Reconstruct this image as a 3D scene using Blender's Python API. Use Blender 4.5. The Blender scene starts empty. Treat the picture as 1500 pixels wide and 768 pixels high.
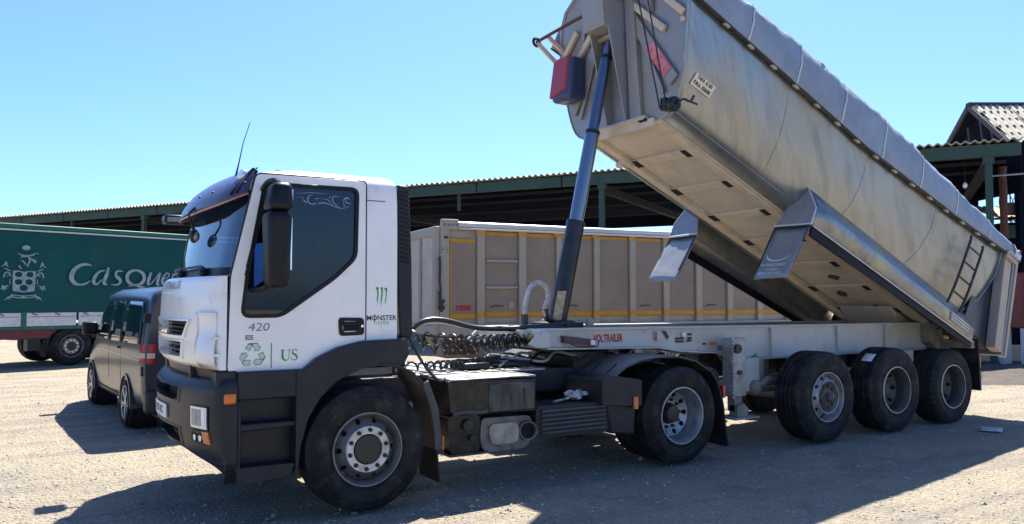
import bpy, bmesh, math, random
from mathutils import Vector, Matrix, noise
from mathutils.geometry import tessellate_polygon
R = math.radians
random.seed(7)
scene = bpy.context.scene
col = scene.collection

# ------------------------------------------------------------------ camera, sky, sun, exposure
cam_d = bpy.data.cameras.new('camera'); cam = bpy.data.objects.new('camera', cam_d); col.objects.link(cam)
cam.location = (-2.46, -7.5, 1.77)
cam.rotation_euler = (R(92.69), 0, R(-31.8))
cam_d.sensor_width = 36; cam_d.lens = 27.6; cam_d.clip_end = 2000; cam_d.clip_start = .05
scene.camera = cam

SUN = Vector((.42, .43, 1)).normalized()
elev = math.asin(SUN.z); azim = math.atan2(SUN.x, SUN.y)
world = bpy.data.worlds.new('World'); scene.world = world; world.use_nodes = True
wn = world.node_tree.nodes; wl = world.node_tree.links
sky = wn.new('ShaderNodeTexSky'); sky.sky_type = 'NISHITA'; sky.sun_disc = False
sky.sun_elevation = elev; sky.sun_rotation = azim
sky.air_density = 1.0; sky.dust_density = 1.0; sky.ozone_density = 1.4; sky.altitude = 100
bg = wn['Background']; bg.inputs[1].default_value = .065
tint = wn.new('ShaderNodeMix'); tint.data_type = 'RGBA'; tint.blend_type = 'MULTIPLY'; tint.inputs[0].default_value = 1   # clear Mediterranean blue, the same all over the sky
tint.inputs[7].default_value = (.315, .445, .66, 1)
wl.new(sky.outputs[0], tint.inputs[6]); wl.new(tint.outputs[2], bg.inputs[0])

sd = bpy.data.lights.new('sun', 'SUN'); sd.energy = 2.6; sd.angle = R(.53); sd.color = (1, .95, .86)
sun = bpy.data.objects.new('sun', sd); col.objects.link(sun)
sun.rotation_euler = SUN.to_track_quat('Z', 'Y').to_euler()
sun.location = (8, 8, 20)
vs = scene.view_settings
vs.view_transform = 'Standard'; vs.look = 'None'; vs.gamma = 1; vs.use_curve_mapping = False
vs.exposure = 2.55
scene.cycles.use_denoising = True
scene.cycles.max_bounces = 8

# ------------------------------------------------------------------ materials
MATS = {}
def pm(name, c, rough=.5, metal=0., c2=None, vs=3., thr=(.4, .65), bump=0., bs=60., c3=None, v3=14., t3=(.55, .7), ior=1.5, coat=0., alpha=1., em=None, stretch=None, rvar=0., spec=.5, rot=None, st3=None):
    """procedural principled material: base colour with a second and a third colour laid over it by noise, fine relief by bump"""
    m = bpy.data.materials.new(name); m.use_nodes = True; MATS[name] = m
    n = m.node_tree.nodes; l = m.node_tree.links; b = n['Principled BSDF']
    b.inputs['Roughness'].default_value = rough; b.inputs['Metallic'].default_value = metal
    b.inputs['IOR'].default_value = ior; b.inputs['Coat Weight'].default_value = coat; b.inputs['Coat Roughness'].default_value = .06
    b.inputs['Alpha'].default_value = alpha; b.inputs['Specular IOR Level'].default_value = spec
    b.inputs['Base Color'].default_value = (*c, 1)
    tc = n.new('ShaderNodeTexCoord'); src = tc.outputs['Object']
    if stretch:
        mp = n.new('ShaderNodeMapping'); mp.inputs['Scale'].default_value = stretch; l.new(src, mp.inputs[0])
        if rot:
            m0 = n.new('ShaderNodeMapping'); m0.inputs['Rotation'].default_value = rot; l.new(src, m0.inputs[0]); l.new(m0.outputs[0], mp.inputs[0])
        src = mp.outputs[0]
    cur = None
    for cc, sc, th in ((c2, vs, thr), (c3, v3, t3)):
        if cc is None: continue
        nz = n.new('ShaderNodeTexNoise'); nz.inputs['Scale'].default_value = sc; nz.inputs['Detail'].default_value = 7; nz.inputs['Roughness'].default_value = .62
        l.new(src, nz.inputs[0])
        if st3 and cc is c3:
            m3 = n.new('ShaderNodeMapping'); m3.inputs['Scale'].default_value = st3; l.new(src, m3.inputs[0]); l.new(m3.outputs[0], nz.inputs[0])
        mr = n.new('ShaderNodeMapRange'); mr.inputs[1].default_value = th[0]; mr.inputs[2].default_value = th[1]; l.new(nz.outputs[0], mr.inputs[0])
        mx = n.new('ShaderNodeMix'); mx.data_type = 'RGBA'; l.new(mr.outputs[0], mx.inputs[0])
        if cur: l.new(cur, mx.inputs[6])
        else: mx.inputs[6].default_value = (*c, 1)
        mx.inputs[7].default_value = (*cc, 1); cur = mx.outputs[2]
        if rvar and cc is c2:
            rr = n.new('ShaderNodeMapRange'); rr.inputs[3].default_value = rough; rr.inputs[4].default_value = rough + rvar
            l.new(mr.outputs[0], rr.inputs[0]); l.new(rr.outputs[0], b.inputs['Roughness'])
    if cur: l.new(cur, b.inputs['Base Color'])
    if bump:
        nz = n.new('ShaderNodeTexNoise'); nz.inputs['Scale'].default_value = bs; nz.inputs['Detail'].default_value = 5; l.new(src, nz.inputs[0])
        bp = n.new('ShaderNodeBump'); bp.inputs['Strength'].default_value = bump; bp.inputs['Distance'].default_value = .02
        l.new(nz.outputs[0], bp.inputs['Height']); l.new(bp.outputs[0], b.inputs['Normal'])
    if em:
        b.inputs['Emission Color'].default_value = (*c, 1); b.inputs['Emission Strength'].default_value = em
    return m

def glass_mat(name, tint, ior=1.5, rough=.0):
    """thin pane: tinted see-through body with a mirror-like Fresnel reflection"""
    m = bpy.data.materials.new(name); m.use_nodes = True; MATS[name] = m
    n = m.node_tree.nodes; l = m.node_tree.links; n.remove(n['Principled BSDF']); out = n['Material Output']
    t = n.new('ShaderNodeBsdfTransparent'); t.inputs[0].default_value = (*tint, 1)
    g = n.new('ShaderNodeBsdfGlossy'); g.inputs[1].default_value = rough; g.inputs[0].default_value = (1, 1, 1, 1)
    f = n.new('ShaderNodeFresnel'); f.inputs[0].default_value = ior
    x = n.new('ShaderNodeMixShader'); l.new(f.outputs[0], x.inputs[0]); l.new(t.outputs[0], x.inputs[1]); l.new(g.outputs[0], x.inputs[2])
    l.new(x.outputs[0], out.inputs[0]); return m

DUST = (.22, .19, .15)
pm('white_paint', (.85, .82, .77), .28, c2=(.74, .71, .66), vs=1.6, thr=(.45, .8), c3=(.52, .47, .40), v3=4, t3=(.60, .88), coat=.4)
pm('cab_roof_white', (.72, .73, .74), .35, c2=(.6, .58, .54), vs=3, coat=.2)
pm('dark_plastic', (.014, .016, .021), .40, c2=(.027, .028, .031), vs=2.5, thr=(.42, .75), c3=(.07, .063, .055), v3=6, t3=(.62, .9), bump=.05, bs=300, spec=.28)
pm('black_plastic', (.006, .0065, .008), .38, c2=(.012, .012, .013), vs=5, spec=.25)
pm('rubber', (.010, .010, .011), .68, c2=(.027, .026, .025), vs=4, thr=(.4, .7), c3=(.08, .072, .062), v3=7, t3=(.50, .88), bump=.12, bs=120, spec=.18)
pm('dusty_rubber', (.018, .018, .018), .8, c2=(.045, .040, .034), vs=3, thr=(.4, .7), bump=.1, bs=120, spec=.2)
pm('rim_dish', (.20, .20, .205), .45, .6, c2=(.11, .105, .095), vs=9, thr=(.42, .75))
pm('rim_silver', (.36, .36, .37), .46, .75, c2=(.2, .19, .17), vs=9, thr=(.45, .8))
pm('rim_steel', (.33, .33, .34), .48, .6, c2=(.2, .19, .17), vs=8, thr=(.45, .75))
pm('rim_dull', (.09, .085, .08), .6, .3, c2=(.08, .07, .06), vs=8)
pm('rim_ring', (.62, .60, .56), .45, .3, c2=(.4, .37, .32), vs=10)
pm('rim_van', (.35, .36, .38), .25, .9)
pm('hub_dirty', (.07, .06, .05), .7, .2, c2=(.16, .13, .10), vs=18)
pm('hub_black', (.012, .012, .013), .4)
pm('frame_dark', (.018, .018, .019), .55, c2=(.05, .045, .038), vs=6, thr=(.45, .7), c3=(.13, .11, .085), v3=11, t3=(.62, .85))
pm('greasy_metal', (.009, .009, .010), .3, .3, c2=(.028, .025, .022), vs=9, thr=(.45, .65), bump=.15, bs=40)
pm('deck_alu', (.34, .34, .34), .5, .6, c2=(.06, .055, .05), vs=6, thr=(.42, .62), bump=.3, bs=90)
pm('box_metal', (.07, .075, .08), .38, .5, c2=(.03, .03, .03), vs=7, thr=(.42, .62), stretch=(1, 1, .35))
pm('exhaust', (.20, .18, .16), .55, .4, c2=(.11, .085, .065), vs=9, thr=(.45, .65))
pm('exhaust_bright', (.38, .36, .33), .45, .5, c2=(.25, .22, .19), vs=9)
pm('mudguard_plastic', (.035, .037, .043), .42, c2=(.065, .063, .062), vs=6, bump=.05, bs=150)
pm('chrome', (.8, .8, .82), .08, 1.)
pm('lamp_clear', (.75, .77, .78), .08, .25, coat=1.)
pm('amber', (.75, .17, .015), .25, coat=.5, c2=(.5, .1, .01), vs=40)
pm('lamp_red', (.55, .015, .02), .2, coat=.8)
pm('lamp_white', (.7, .68, .68), .2, coat=.8)
pm('plate_white', (.72, .72, .70), .4)
pm('ink_black', (.015, .015, .017), .5)
pm('ink_grey', (.16, .18, .22), .4, .3)
pm('ink_steel', (.16, .18, .24), .3, .6)
pm('ink_silver', (.27, .35, .38), .5, .1, c2=(.08, .17, .19), vs=7, thr=(.42, .8))
pm('plate_dark', (.05, .06, .085), .35, .6, c2=(.08, .085, .10), vs=3)
pm('ink_green', (.02, .30, .035), .5)
pm('ink_lightgreen', (.25, .50, .27), .5)
pm('ink_lightblue', (.22, .34, .48), .5)
pm('ink_red', (.38, .03, .035), .55, c2=(.42, .25, .23), vs=12, thr=(.5, .75))
pm('ink_white', (.62, .66, .68), .5, c2=(.25, .32, .35), vs=9, thr=(.45, .8))
pm('eu_blue', (.01, .06, .35), .4)
pm('seat_cloth', (.22, .23, .28), .9)
pm('interior_plastic', (.13, .135, .15), .6)
pm('visor_tint', (.07, .065, .13), .22, alpha=.86, spec=.25)
pm('copper_edge', (.45, .20, .14), .35, .4)
pm('cable_black', (.012, .012, .013), .35)
pm('cable_grey', (.35, .34, .33), .4)
pm('brass', (.5, .36, .08), .4, .7)
glass_mat('windscreen_glass', (.80, .90, .94), 2.4)
glass_mat('door_glass', (.36, .47, .62), 1.5)
glass_mat('lens', (.9, .92, .95), 1.5)
# trailers
pm('hopper_metal', (.31, .33, .345), .34, .85, c2=(.36, .335, .275), vs=1.1, thr=(.42, .66), c3=(.20, .215, .23), v3=2.2, st3=(2.2, 1, .8), t3=(.46, .80), bump=.07, bs=3.2, rvar=.18, rot=(0, R(24.5), 0), stretch=(1.5, 1, .7))
pm('hopper_front', (.28, .295, .32), .5, .5, c2=(.33, .28, .22), vs=1.6, thr=(.42, .72), bump=.04, bs=4, rvar=.15)
pm('floor_dusty', (.56, .485, .40), .85, 0., c2=(.43, .375, .31), vs=2.2, thr=(.35, .7), c3=(.36, .30, .23), v3=9, t3=(.6, .8))
pm('beam_dusty', (.58, .48, .37), .75, 0., c2=(.47, .39, .31), vs=5)
pm('fender_metal', (.24, .26, .28), .36, .75, c2=(.36, .34, .26), vs=1.8, thr=(.46, .66), c3=(.16, .17, .18), v3=6, t3=(.5, .75), bump=.10, bs=4)
pm('flap_grey', (.23, .25, .28), .42, .35, c2=(.30, .31, .32), vs=5, bump=.25, bs=6)
pm('fender_edge', (.006, .008, .013), .5, spec=.15)
pm('hole_black', (.008, .008, .01), .9)
pm('tarp_grey', (.25, .29, .34), .55, c2=(.19, .22, .26), vs=1.7, thr=(.4, .7), c3=(.22, .20, .18), v3=7, t3=(.63, .72), bump=.55, bs=9)
pm('tarp_seam', (.55, .57, .58), .6)
pm('chassis_white', (.47, .47, .44), .45, .05, c2=(.40, .37, .31), vs=2.6, thr=(.42, .7), c3=(.28, .24, .19), v3=9, t3=(.6, .82))
pm('chassis_dirty', (.26, .24, .20), .6, .1, c2=(.17, .14, .11), vs=6)
pm('leg_metal', (.36, .36, .35), .5, .3, c2=(.22, .20, .17), vs=7)
pm('rust', (.12, .05, .026), .85, c2=(.06, .03, .02), vs=12, bump=.2, bs=60)
pm('brown_board', (.07, .03, .028), .5)
pm('ram_black', (.010, .012, .018), .3, .3, c2=(.03, .028, .026), vs=6)
pm('ram_steel', (.22, .235, .26), .2, .9)
pm('ram_steel_dark', (.15, .17, .21), .22, .9)
pm('hose_grey', (.42, .42, .42), .45, c2=(.25, .24, .22), vs=14)
pm('label_tan', (.5, .38, .22), .6, c2=(.3, .2, .1), vs=20)
pm('sign_cream', (.66, .62, .48), .5)
pm('lamp_box_red', (.34, .025, .035), .35, c2=(.28, .03, .04), vs=4)
pm('lamp_box_blue', (.03, .045, .10), .4)
pm('red_sign', (.55, .06, .08), .5, c2=(.55, .25, .25), vs=14)
pm('box_grey', (.42, .365, .295), .6, .1, c2=(.34, .295, .24), vs=1.5, thr=(.35, .7), bump=.03, bs=3)
pm('box_panel', (.25, .20, .155), .65, .1, c2=(.31, .245, .185), vs=2.0, thr=(.35, .7), c3=(.16, .14, .12), v3=8, t3=(.6, .8))
pm('tape_yellow', (.62, .28, .01), .5, c2=(.5, .23, .01), vs=9)
pm('curtain_green', (.0015, .056, .055), .42, c2=(.002, .080, .074), vs=.5, thr=(.35, .65), c3=(.035, .075, .062), v3=.9, t3=(.6, .8), bump=.2, bs=1.2, spec=.2)
pm('frame_green', (.01, .11, .07), .5)
pm('board_white', (.62, .63, .62), .5, c2=(.5, .5, .48), vs=6)
pm('frame_red', (.16, .02, .03), .5, c2=(.10, .015, .02), vs=4)
pm('alu_rail', (.6, .61, .62), .4, .5)
# van
pm('van_paint', (.024, .030, .043), .25, .1, coat=.12, spec=.35, c2=(.028, .034, .047), vs=3)
pm('van_glass', (.004, .006, .009), .03, ior=1.45, spec=.28)
# buildings, ground
pm('shed_green', (.022, .060, .048), .7, c2=(.03, .07, .058), vs=1.2, c3=(.11, .10, .075), v3=4, t3=(.6, .8))
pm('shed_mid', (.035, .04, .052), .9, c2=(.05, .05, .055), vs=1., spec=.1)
pm('shed_dark', (.009, .012, .022), .95, c2=(.013, .016, .024), vs=.6, spec=0.)  # near-black tone that also carries the shade under the roofs
pm('roof_cement', (.42, .385, .32), .85, c2=(.32, .28, .23), vs=2, thr=(.4, .7), c3=(.52, .48, .41), v3=7, t3=(.55, .75))
pm('roof_dark', (.03, .032, .04), .8)
pm('wall_beige', (.62, .48, .33), .85, c2=(.5, .39, .27), vs=2)
pm('soil_dark', (.045, .034, .026), .95, c2=(.07, .055, .043), vs=5, bump=.8, bs=12)  # set darker than the gravel around it
pm('machine_red', (.28, .02, .025), .5, c2=(.2, .02, .02), vs=4)
pm('post_white', (.62, .62, .62), .5)
pm('mast_blue', (.06, .09, .14), .5, .3)
pm('cardboard', (.50, .48, .44), .8, c2=(.40, .37, .33), vs=12)
pm('rag', (.48, .47, .46), .9, c2=(.12, .11, .10), vs=14, thr=(.45, .6))
pm('stone', (.36, .325, .27), .9, c2=(.25, .225, .19), vs=8, thr=(.35, .7), c3=(.46, .43, .38), v3=15, t3=(.5, .7))

# ------------------------------------------------------------------ mesh helpers
def spline(P, k=4):
    """points on a smooth curve through P"""
    P = [Vector(p) for p in P]; out = []; n = len(P)
    for i in range(n-1):
        a, b, c, d = P[max(i-1, 0)], P[i], P[i+1], P[min(i+2, n-1)]
        for j in range(k):
            t = j/k; out.append(.5*((2*b) + (c-a)*t + (2*a-5*b+4*c-d)*t*t + (3*b-a-3*c+d)*t**3))
    return out + [P[-1]]
class MB:
    """collects shapes; build() links them as ONE mesh object. T maps each point into the parent's own frame."""
    def __init__(s, T=None): s.v = []; s.f = []; s.T = T
    def add(s, vs, fs):
        o = len(s.v); s.v += [tuple(p) for p in vs]; s.f += [tuple(i + o for i in f) for f in fs]; return s
    def box(s, x0, x1, y0, y1, z0, z1):
        return s.add([(x0,y0,z0),(x1,y0,z0),(x1,y1,z0),(x0,y1,z0),(x0,y0,z1),(x1,y0,z1),(x1,y1,z1),(x0,y1,z1)],
                     [(0,3,2,1),(4,5,6,7),(0,1,5,4),(1,2,6,5),(2,3,7,6),(3,0,4,7)])
    def hull8(s, p):          # eight corners, bottom four then top four
        return s.add(p, [(0,3,2,1),(4,5,6,7),(0,1,5,4),(1,2,6,5),(2,3,7,6),(3,0,4,7)])
    def bar(s, a, b, w, h, up=(0,0,1)):
        a = Vector(a); b = Vector(b); d = (b - a).normalized(); side = d.cross(Vector(up))
        if side.length < 1e-4: side = d.cross(Vector((0,1,0)))
        side.normalize(); u = side.cross(d).normalized()
        side *= w/2; u *= h/2
        return s.hull8([a-side-u, b-side-u, b+side-u, a+side-u, a-side+u, b-side+u, b+side+u, a+side+u])
    def prism(s, poly, a, b, axis='y', holes=()):
        """polygon (two coordinates) extruded along axis from a to b, holes left open"""
        mp = {'y': lambda p, t: (p[0], t, p[1]), 'x': lambda p, t: (t, p[0], p[1]), 'z': lambda p, t: (p[0], p[1], t)}[axis]
        loops = [list(poly)] + [list(h) for h in holes]
        flat = [p for L in loops for p in L]; n = len(flat)
        tris = tessellate_polygon([[Vector((p[0], p[1], 0)) for p in L] for L in loops]) if (holes or len(poly) > 4) else [tuple(range(len(poly)))]
        fs = [tuple(t) for t in tris] + [tuple(i + n for i in reversed(t)) for t in tris]
        o = 0
        for L in loops:
            m = len(L)
            fs += [(o+i, o+(i+1) % m, n+o+(i+1) % m, n+o+i) for i in range(m)]; o += m
        return s.add([mp(p, a) for p in flat] + [mp(p, b) for p in flat], fs)
    def flat(s, poly, fn, holes=()):
        loops = [list(poly)] + [list(h) for h in holes]; flat = [p for L in loops for p in L]
        tris = tessellate_polygon([[Vector((p[0], p[1], 0)) for p in L] for L in loops])
        return s.add([fn(*p) for p in flat], [tuple(t) for t in tris])
    def stroke(s, pts, ws, fn, sm=True):
        """pen stroke: polyline with a width at each point, laid on the surface fn(x, y)"""
        if not isinstance(ws, (list, tuple)): ws = [ws] * len(pts)
        if sm and 3 <= len(pts) <= 16:
            q = spline([(p[0], p[1], w) for p, w in zip(pts, ws)]); pts = [(p.x, p.y) for p in q]; ws = [p.z for p in q]
        n = len(pts); L = []; 
        for i in range(n):
            a = Vector(pts[max(i-1, 0)]); b = Vector(pts[min(i+1, n-1)]); d = (b - a); d = d.normalized() if d.length else Vector((1, 0))
            q = Vector((-d.y, d.x)) * ws[i] / 2; p = Vector(pts[i]); L.append((p + q, p - q))
        v = [fn(*q) for pr in L for q in pr]
        return s.add(v, [(2*i, 2*i+1, 2*i+3, 2*i+2) for i in range(n-1)])
    def cyl(s, a, b, r, r2=None, n=16, caps=True):
        a = Vector(a); b = Vector(b); d = (b - a).normalized(); r2 = r if r2 is None else r2
        t = Vector((0,0,1)) if abs(d.z) < .9 else Vector((1,0,0)); x = d.cross(t).normalized(); y = d.cross(x)
        v = []
        for p, q in ((a, r), (b, r2)): v += [p + (x*math.cos(2*math.pi*i/n) + y*math.sin(2*math.pi*i/n))*q for i in range(n)]
        f = [(i, (i+1) % n, n+(i+1) % n, n+i) for i in range(n)]
        if caps: f += [tuple(range(n-1, -1, -1)), tuple(range(n, 2*n))]
        return s.add(v, f)
    def tube(s, path, r, n=8):
        P = [Vector(p) for p in path]
        if 4 <= len(P) <= 12 and not isinstance(r, (list, tuple)): P = spline(P)
        m = len(P); v = []; pu = None
        for i in range(m):
            d = (P[min(i+1, m-1)] - P[max(i-1, 0)]).normalized()
            if pu is None: pu = d.cross(Vector((0,0,1)) if abs(d.z) < .9 else Vector((1,0,0)))
            pu = (pu - d*pu.dot(d)).normalized(); w = d.cross(pu)
            rr = r[i] if isinstance(r, (list, tuple)) else r
            v += [P[i] + (pu*math.cos(2*math.pi*k/n) + w*math.sin(2*math.pi*k/n))*rr for k in range(n)]
        f = [(i*n+k, i*n+(k+1) % n, (i+1)*n+(k+1) % n, (i+1)*n+k) for i in range(m-1) for k in range(n)]
        f += [tuple(range(n-1, -1, -1)), tuple(range((m-1)*n, m*n))]
        return s.add(v, f)
    def lathe(s, prof, n=48, c=(0,0,0), axis='y', close=False, mod=None):
        v = []; m = len(prof)
        for i in range(n):
            a = 2*math.pi*i/n
            for j, (r, h) in enumerate(prof):
                if mod: r, h = mod(i, j, r, h)
                p = {'y': (r*math.cos(a), h, r*math.sin(a)), 'x': (h, r*math.cos(a), r*math.sin(a)), 'z': (r*math.cos(a), r*math.sin(a), h)}[axis]
                v.append((p[0]+c[0], p[1]+c[1], p[2]+c[2]))
        f = []
        for i in range(n):
            k = (i+1) % n
            for j in range(m-1 if not close else m): f.append((i*m+j, k*m+j, k*m+(j+1) % m, i*m+(j+1) % m))
        return s.add(v, f)
    def grid(s, rows, cut=None, cyc=False):
        n = len(rows[0]); v = [p for r in rows for p in r]; f = []
        for i in range(len(rows)-1):
            for j in range(n if cyc else n-1):
                q = (i*n+j, i*n+(j+1) % n, (i+1)*n+(j+1) % n, (i+1)*n+j)
                if cut:
                    c = (Vector(v[q[0]]) + Vector(v[q[1]]) + Vector(v[q[2]]) + Vector(v[q[3]])) / 4
                    if cut(c): continue
                f.append(q)
        return s.add(v, f)
    def ball(s, c, r, n=12, m=8, jit=0):
        rx, ry, rz = r if isinstance(r, (list, tuple)) else (r, r, r)
        rows = []
        for i in range(m+1):
            a = math.pi*i/m - math.pi/2; row = []
            for j in range(n):
                b = 2*math.pi*j/n; k = 1 + (jit*(random.random()-.5) if jit and 0 < i < m else 0)
                row.append((c[0]+rx*k*math.cos(a)*math.cos(b), c[1]+ry*k*math.cos(a)*math.sin(b), c[2]+rz*k*math.sin(a)))
            rows.append(row)
        return s.grid(rows, cyc=True)
    def build(s, name, mat, parent=None, bevel=0, smooth=38, solid=0, seg=2, fix=True):
        me = bpy.data.meshes.new(name)
        v = [tuple(s.T(p)) for p in s.v] if s.T else s.v
        me.from_pydata(v, [], s.f); me.update()
        if fix:
            bm = bmesh.new(); bm.from_mesh(me); bmesh.ops.recalc_face_normals(bm, faces=bm.faces); bm.to_mesh(me); bm.free()
        me.materials.append(MATS[mat])
        if smooth:
            me.shade_smooth(); me.set_sharp_from_angle(angle=R(smooth))
        o = bpy.data.objects.new(name, me); col.objects.link(o); o.parent = parent
        if solid:
            md = o.modifiers.new('Solidify', 'SOLIDIFY'); md.thickness = solid; md.offset = -1
        if bevel:
            md = o.modifiers.new('Bevel', 'BEVEL'); md.width = bevel; md.segments = seg; md.limit_method = 'ANGLE'; md.angle_limit = R(40); md.harden_normals = False
        return o

def tag(o, label=None, cat=None, group=None, kind=None):
    if label: o['label'] = label
    if cat: o['category'] = cat
    if group: o['group'] = group
    if kind: o['kind'] = kind
    return o
def thing(name, label, cat, loc=(0,0,0), rz=0, group=None):
    o = bpy.data.objects.new(name, None); col.objects.link(o); o.empty_display_size = .3
    o.location = loc; o.rotation_euler = (0, 0, rz); return tag(o, label, cat, group)
def part(name, parent, loc=(0,0,0), rot=(0,0,0)):
    o = bpy.data.objects.new(name, None); col.objects.link(o); o.parent = parent; o.location = loc; o.rotation_euler = rot; o.empty_display_size = .1; return o
def copy_tree(o, parent=None):
    c = o.copy(); col.objects.link(c); c.parent = parent
    for ch in list(o.children): copy_tree(ch, c)
    return c
def txt(name, body, size, fn, mat, parent, sx=1., shear=0., space=1., bold=0., align='CENTER'):
    """flat lettering: the built-in font turned into a mesh and laid on the surface fn(x, y)"""
    cu = bpy.data.curves.new(name, 'FONT'); cu.body = body; cu.size = size; cu.align_x = align; cu.align_y = 'CENTER'; cu.shear = shear; cu.space_character = space; cu.offset = bold; cu.resolution_u = 3
    t = bpy.data.objects.new(name, cu); me = bpy.data.meshes.new_from_object(t)
    for v in me.vertices: v.co = fn(v.co.x*sx, v.co.y)
    me.materials.clear(); me.materials.append(MATS[mat]); bpy.data.objects.remove(t); bpy.data.curves.remove(cu)
    o = bpy.data.objects.new(name, me); col.objects.link(o); o.parent = parent; return o
def lerp(a, b, t): return a + (b - a)*t
def interp(x, tab):
    if x <= tab[0][0]: return tab[0][1]
    for (a, p), (b, q) in zip(tab, tab[1:]):
        if x <= b: return lerp(p, q, (x-a)/(b-a))
    return tab[-1][1]
def inpoly(x, y, P):
    c = False; j = len(P)-1
    for i in range(len(P)):
        if (P[i][1] > y) != (P[j][1] > y) and x < (P[j][0]-P[i][0])*(y-P[i][1])/(P[j][1]-P[i][1]) + P[i][0]: c = not c
        j = i
    return c
def inset(P, d):
    """polygon moved inwards by d (P counter-clockwise or clockwise)"""
    n = len(P); A = sum(P[i][0]*P[(i+1) % n][1]-P[(i+1) % n][0]*P[i][1] for i in range(n)); sg = 1 if A > 0 else -1; out = []
    for i in range(n):
        a, b, c = Vector(P[i-1]), Vector(P[i]), Vector(P[(i+1) % n]); e = (b-a).normalized(); f = (c-b).normalized()
        n1 = Vector((-e.y, e.x))*sg; n2 = Vector((-f.y, f.x))*sg; m = (n1+n2); m = m/max(.3, m.dot(n1)) if m.length else n1
        out.append(tuple(b + m*d))
    return out
def roundpoly(P, r, k=4):
    """polygon with rounded corners"""
    out = []; n = len(P)
    for i in range(n):
        a, b, c = Vector(P[i-1]), Vector(P[i]), Vector(P[(i+1) % n])
        rr = min(r, (a-b).length*.45, (c-b).length*.45); p = b + (a-b).normalized()*rr; q = b + (c-b).normalized()*rr
        for j in range(k+1):
            t = j/k; out.append(tuple(p*(1-t)**2 + b*2*t*(1-t) + q*t*t))
    return out
def arc(cx, cy, r, a0, a1, n): return [(cx + r*math.cos(R(lerp(a0, a1, i/n))), cy + r*math.sin(R(lerp(a0, a1, i/n)))) for i in range(n+1)]
def coil(a, b, r, turns, sag=0, n=14, taper=None):
    a = Vector(a); b = Vector(b); d = (b-a); L = []; x = d.normalized().cross(Vector((0,0,1))).normalized(); y = d.normalized().cross(x)
    m = int(turns*n)
    for i in range(m+1):
        t = i/m; tt = taper(t) if taper else t; p = a + d*tt + Vector((0,0,-sag*4*tt*(1-tt))); an = 2*math.pi*turns*t
        L.append(p + (x*math.cos(an) + y*math.sin(an))*r)
    return L

# ------------------------------------------------------------------ wheels (axis y, outer face towards -y at y = 0)
def tyre_profile(r, w, ri, ribs):
    p = [(ri, .012), (ri+.012, .0), (ri+.035, -.009), (ri+.04, -.014), (ri+.048, -.010), (ri+.06, -.014), ((r+ri)/2+.02, -.02), ((r+ri)/2+.024, -.024), ((r+ri)/2+.03, -.019), (r-.075, -.016), (r-.05, -.0095), (r-.046, -.004), (r-.04, -.004), (r-.015, .012)]
    k = ribs
    y0, y1 = .024, w-.024
    p.append((r, y0))
    for i in range(1, k):
        y = lerp(y0, y1, i/k); p += [(r+.003, y-.011), (r-.014, y-.008), (r-.014, y+.008), (r+.003, y+.011)]
    p += [(r, y1), (r-.015, w-.012), (r-.06, w+.012), ((r+ri)/2, w+.02), (ri+.01, w), (ri, w-.012)]
    return p
def hole_ring(mb, r0, h0, r1, h1, n, hr, k=12):
    """conical ring with n round hand holes through it"""
    for i in range(n):
        a0 = 2*math.pi*(i-.5)/n; a1 = 2*math.pi*(i+.5)/n; am = (a0+a1)/2; rm = (r0+r1)/2; V = []
        for j in range(k):
            t = 2*math.pi*(j+.5)/k; cx, cy = math.cos(t), math.sin(t); q = 1/max(abs(cx), abs(cy))
            for (ux, uy) in ((cx*q, cy*q), (None, None)):
                if ux is None: an = am + hr*cx/rm; rr = rm + hr*cy
                else: an = am + (a1-a0)/2*ux; rr = rm + (r1-r0)/2*uy
                h = lerp(h0, h1, (rr-r0)/(r1-r0)); V.append((rr*math.cos(an), h, rr*math.sin(an)))
        # inner wall of the hole
        for j in range(k): x, y, z = V[2*j+1]; V.append((x, y+.025, z))
        mb.add(V, [(2*j, 2*((j+1) % k), 2*((j+1) % k)+1, 2*j+1) for j in range(k)] + [(2*j+1, 2*((j+1) % k)+1, 2*k+(j+1) % k, 2*k+j) for j in range(k)])
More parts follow.
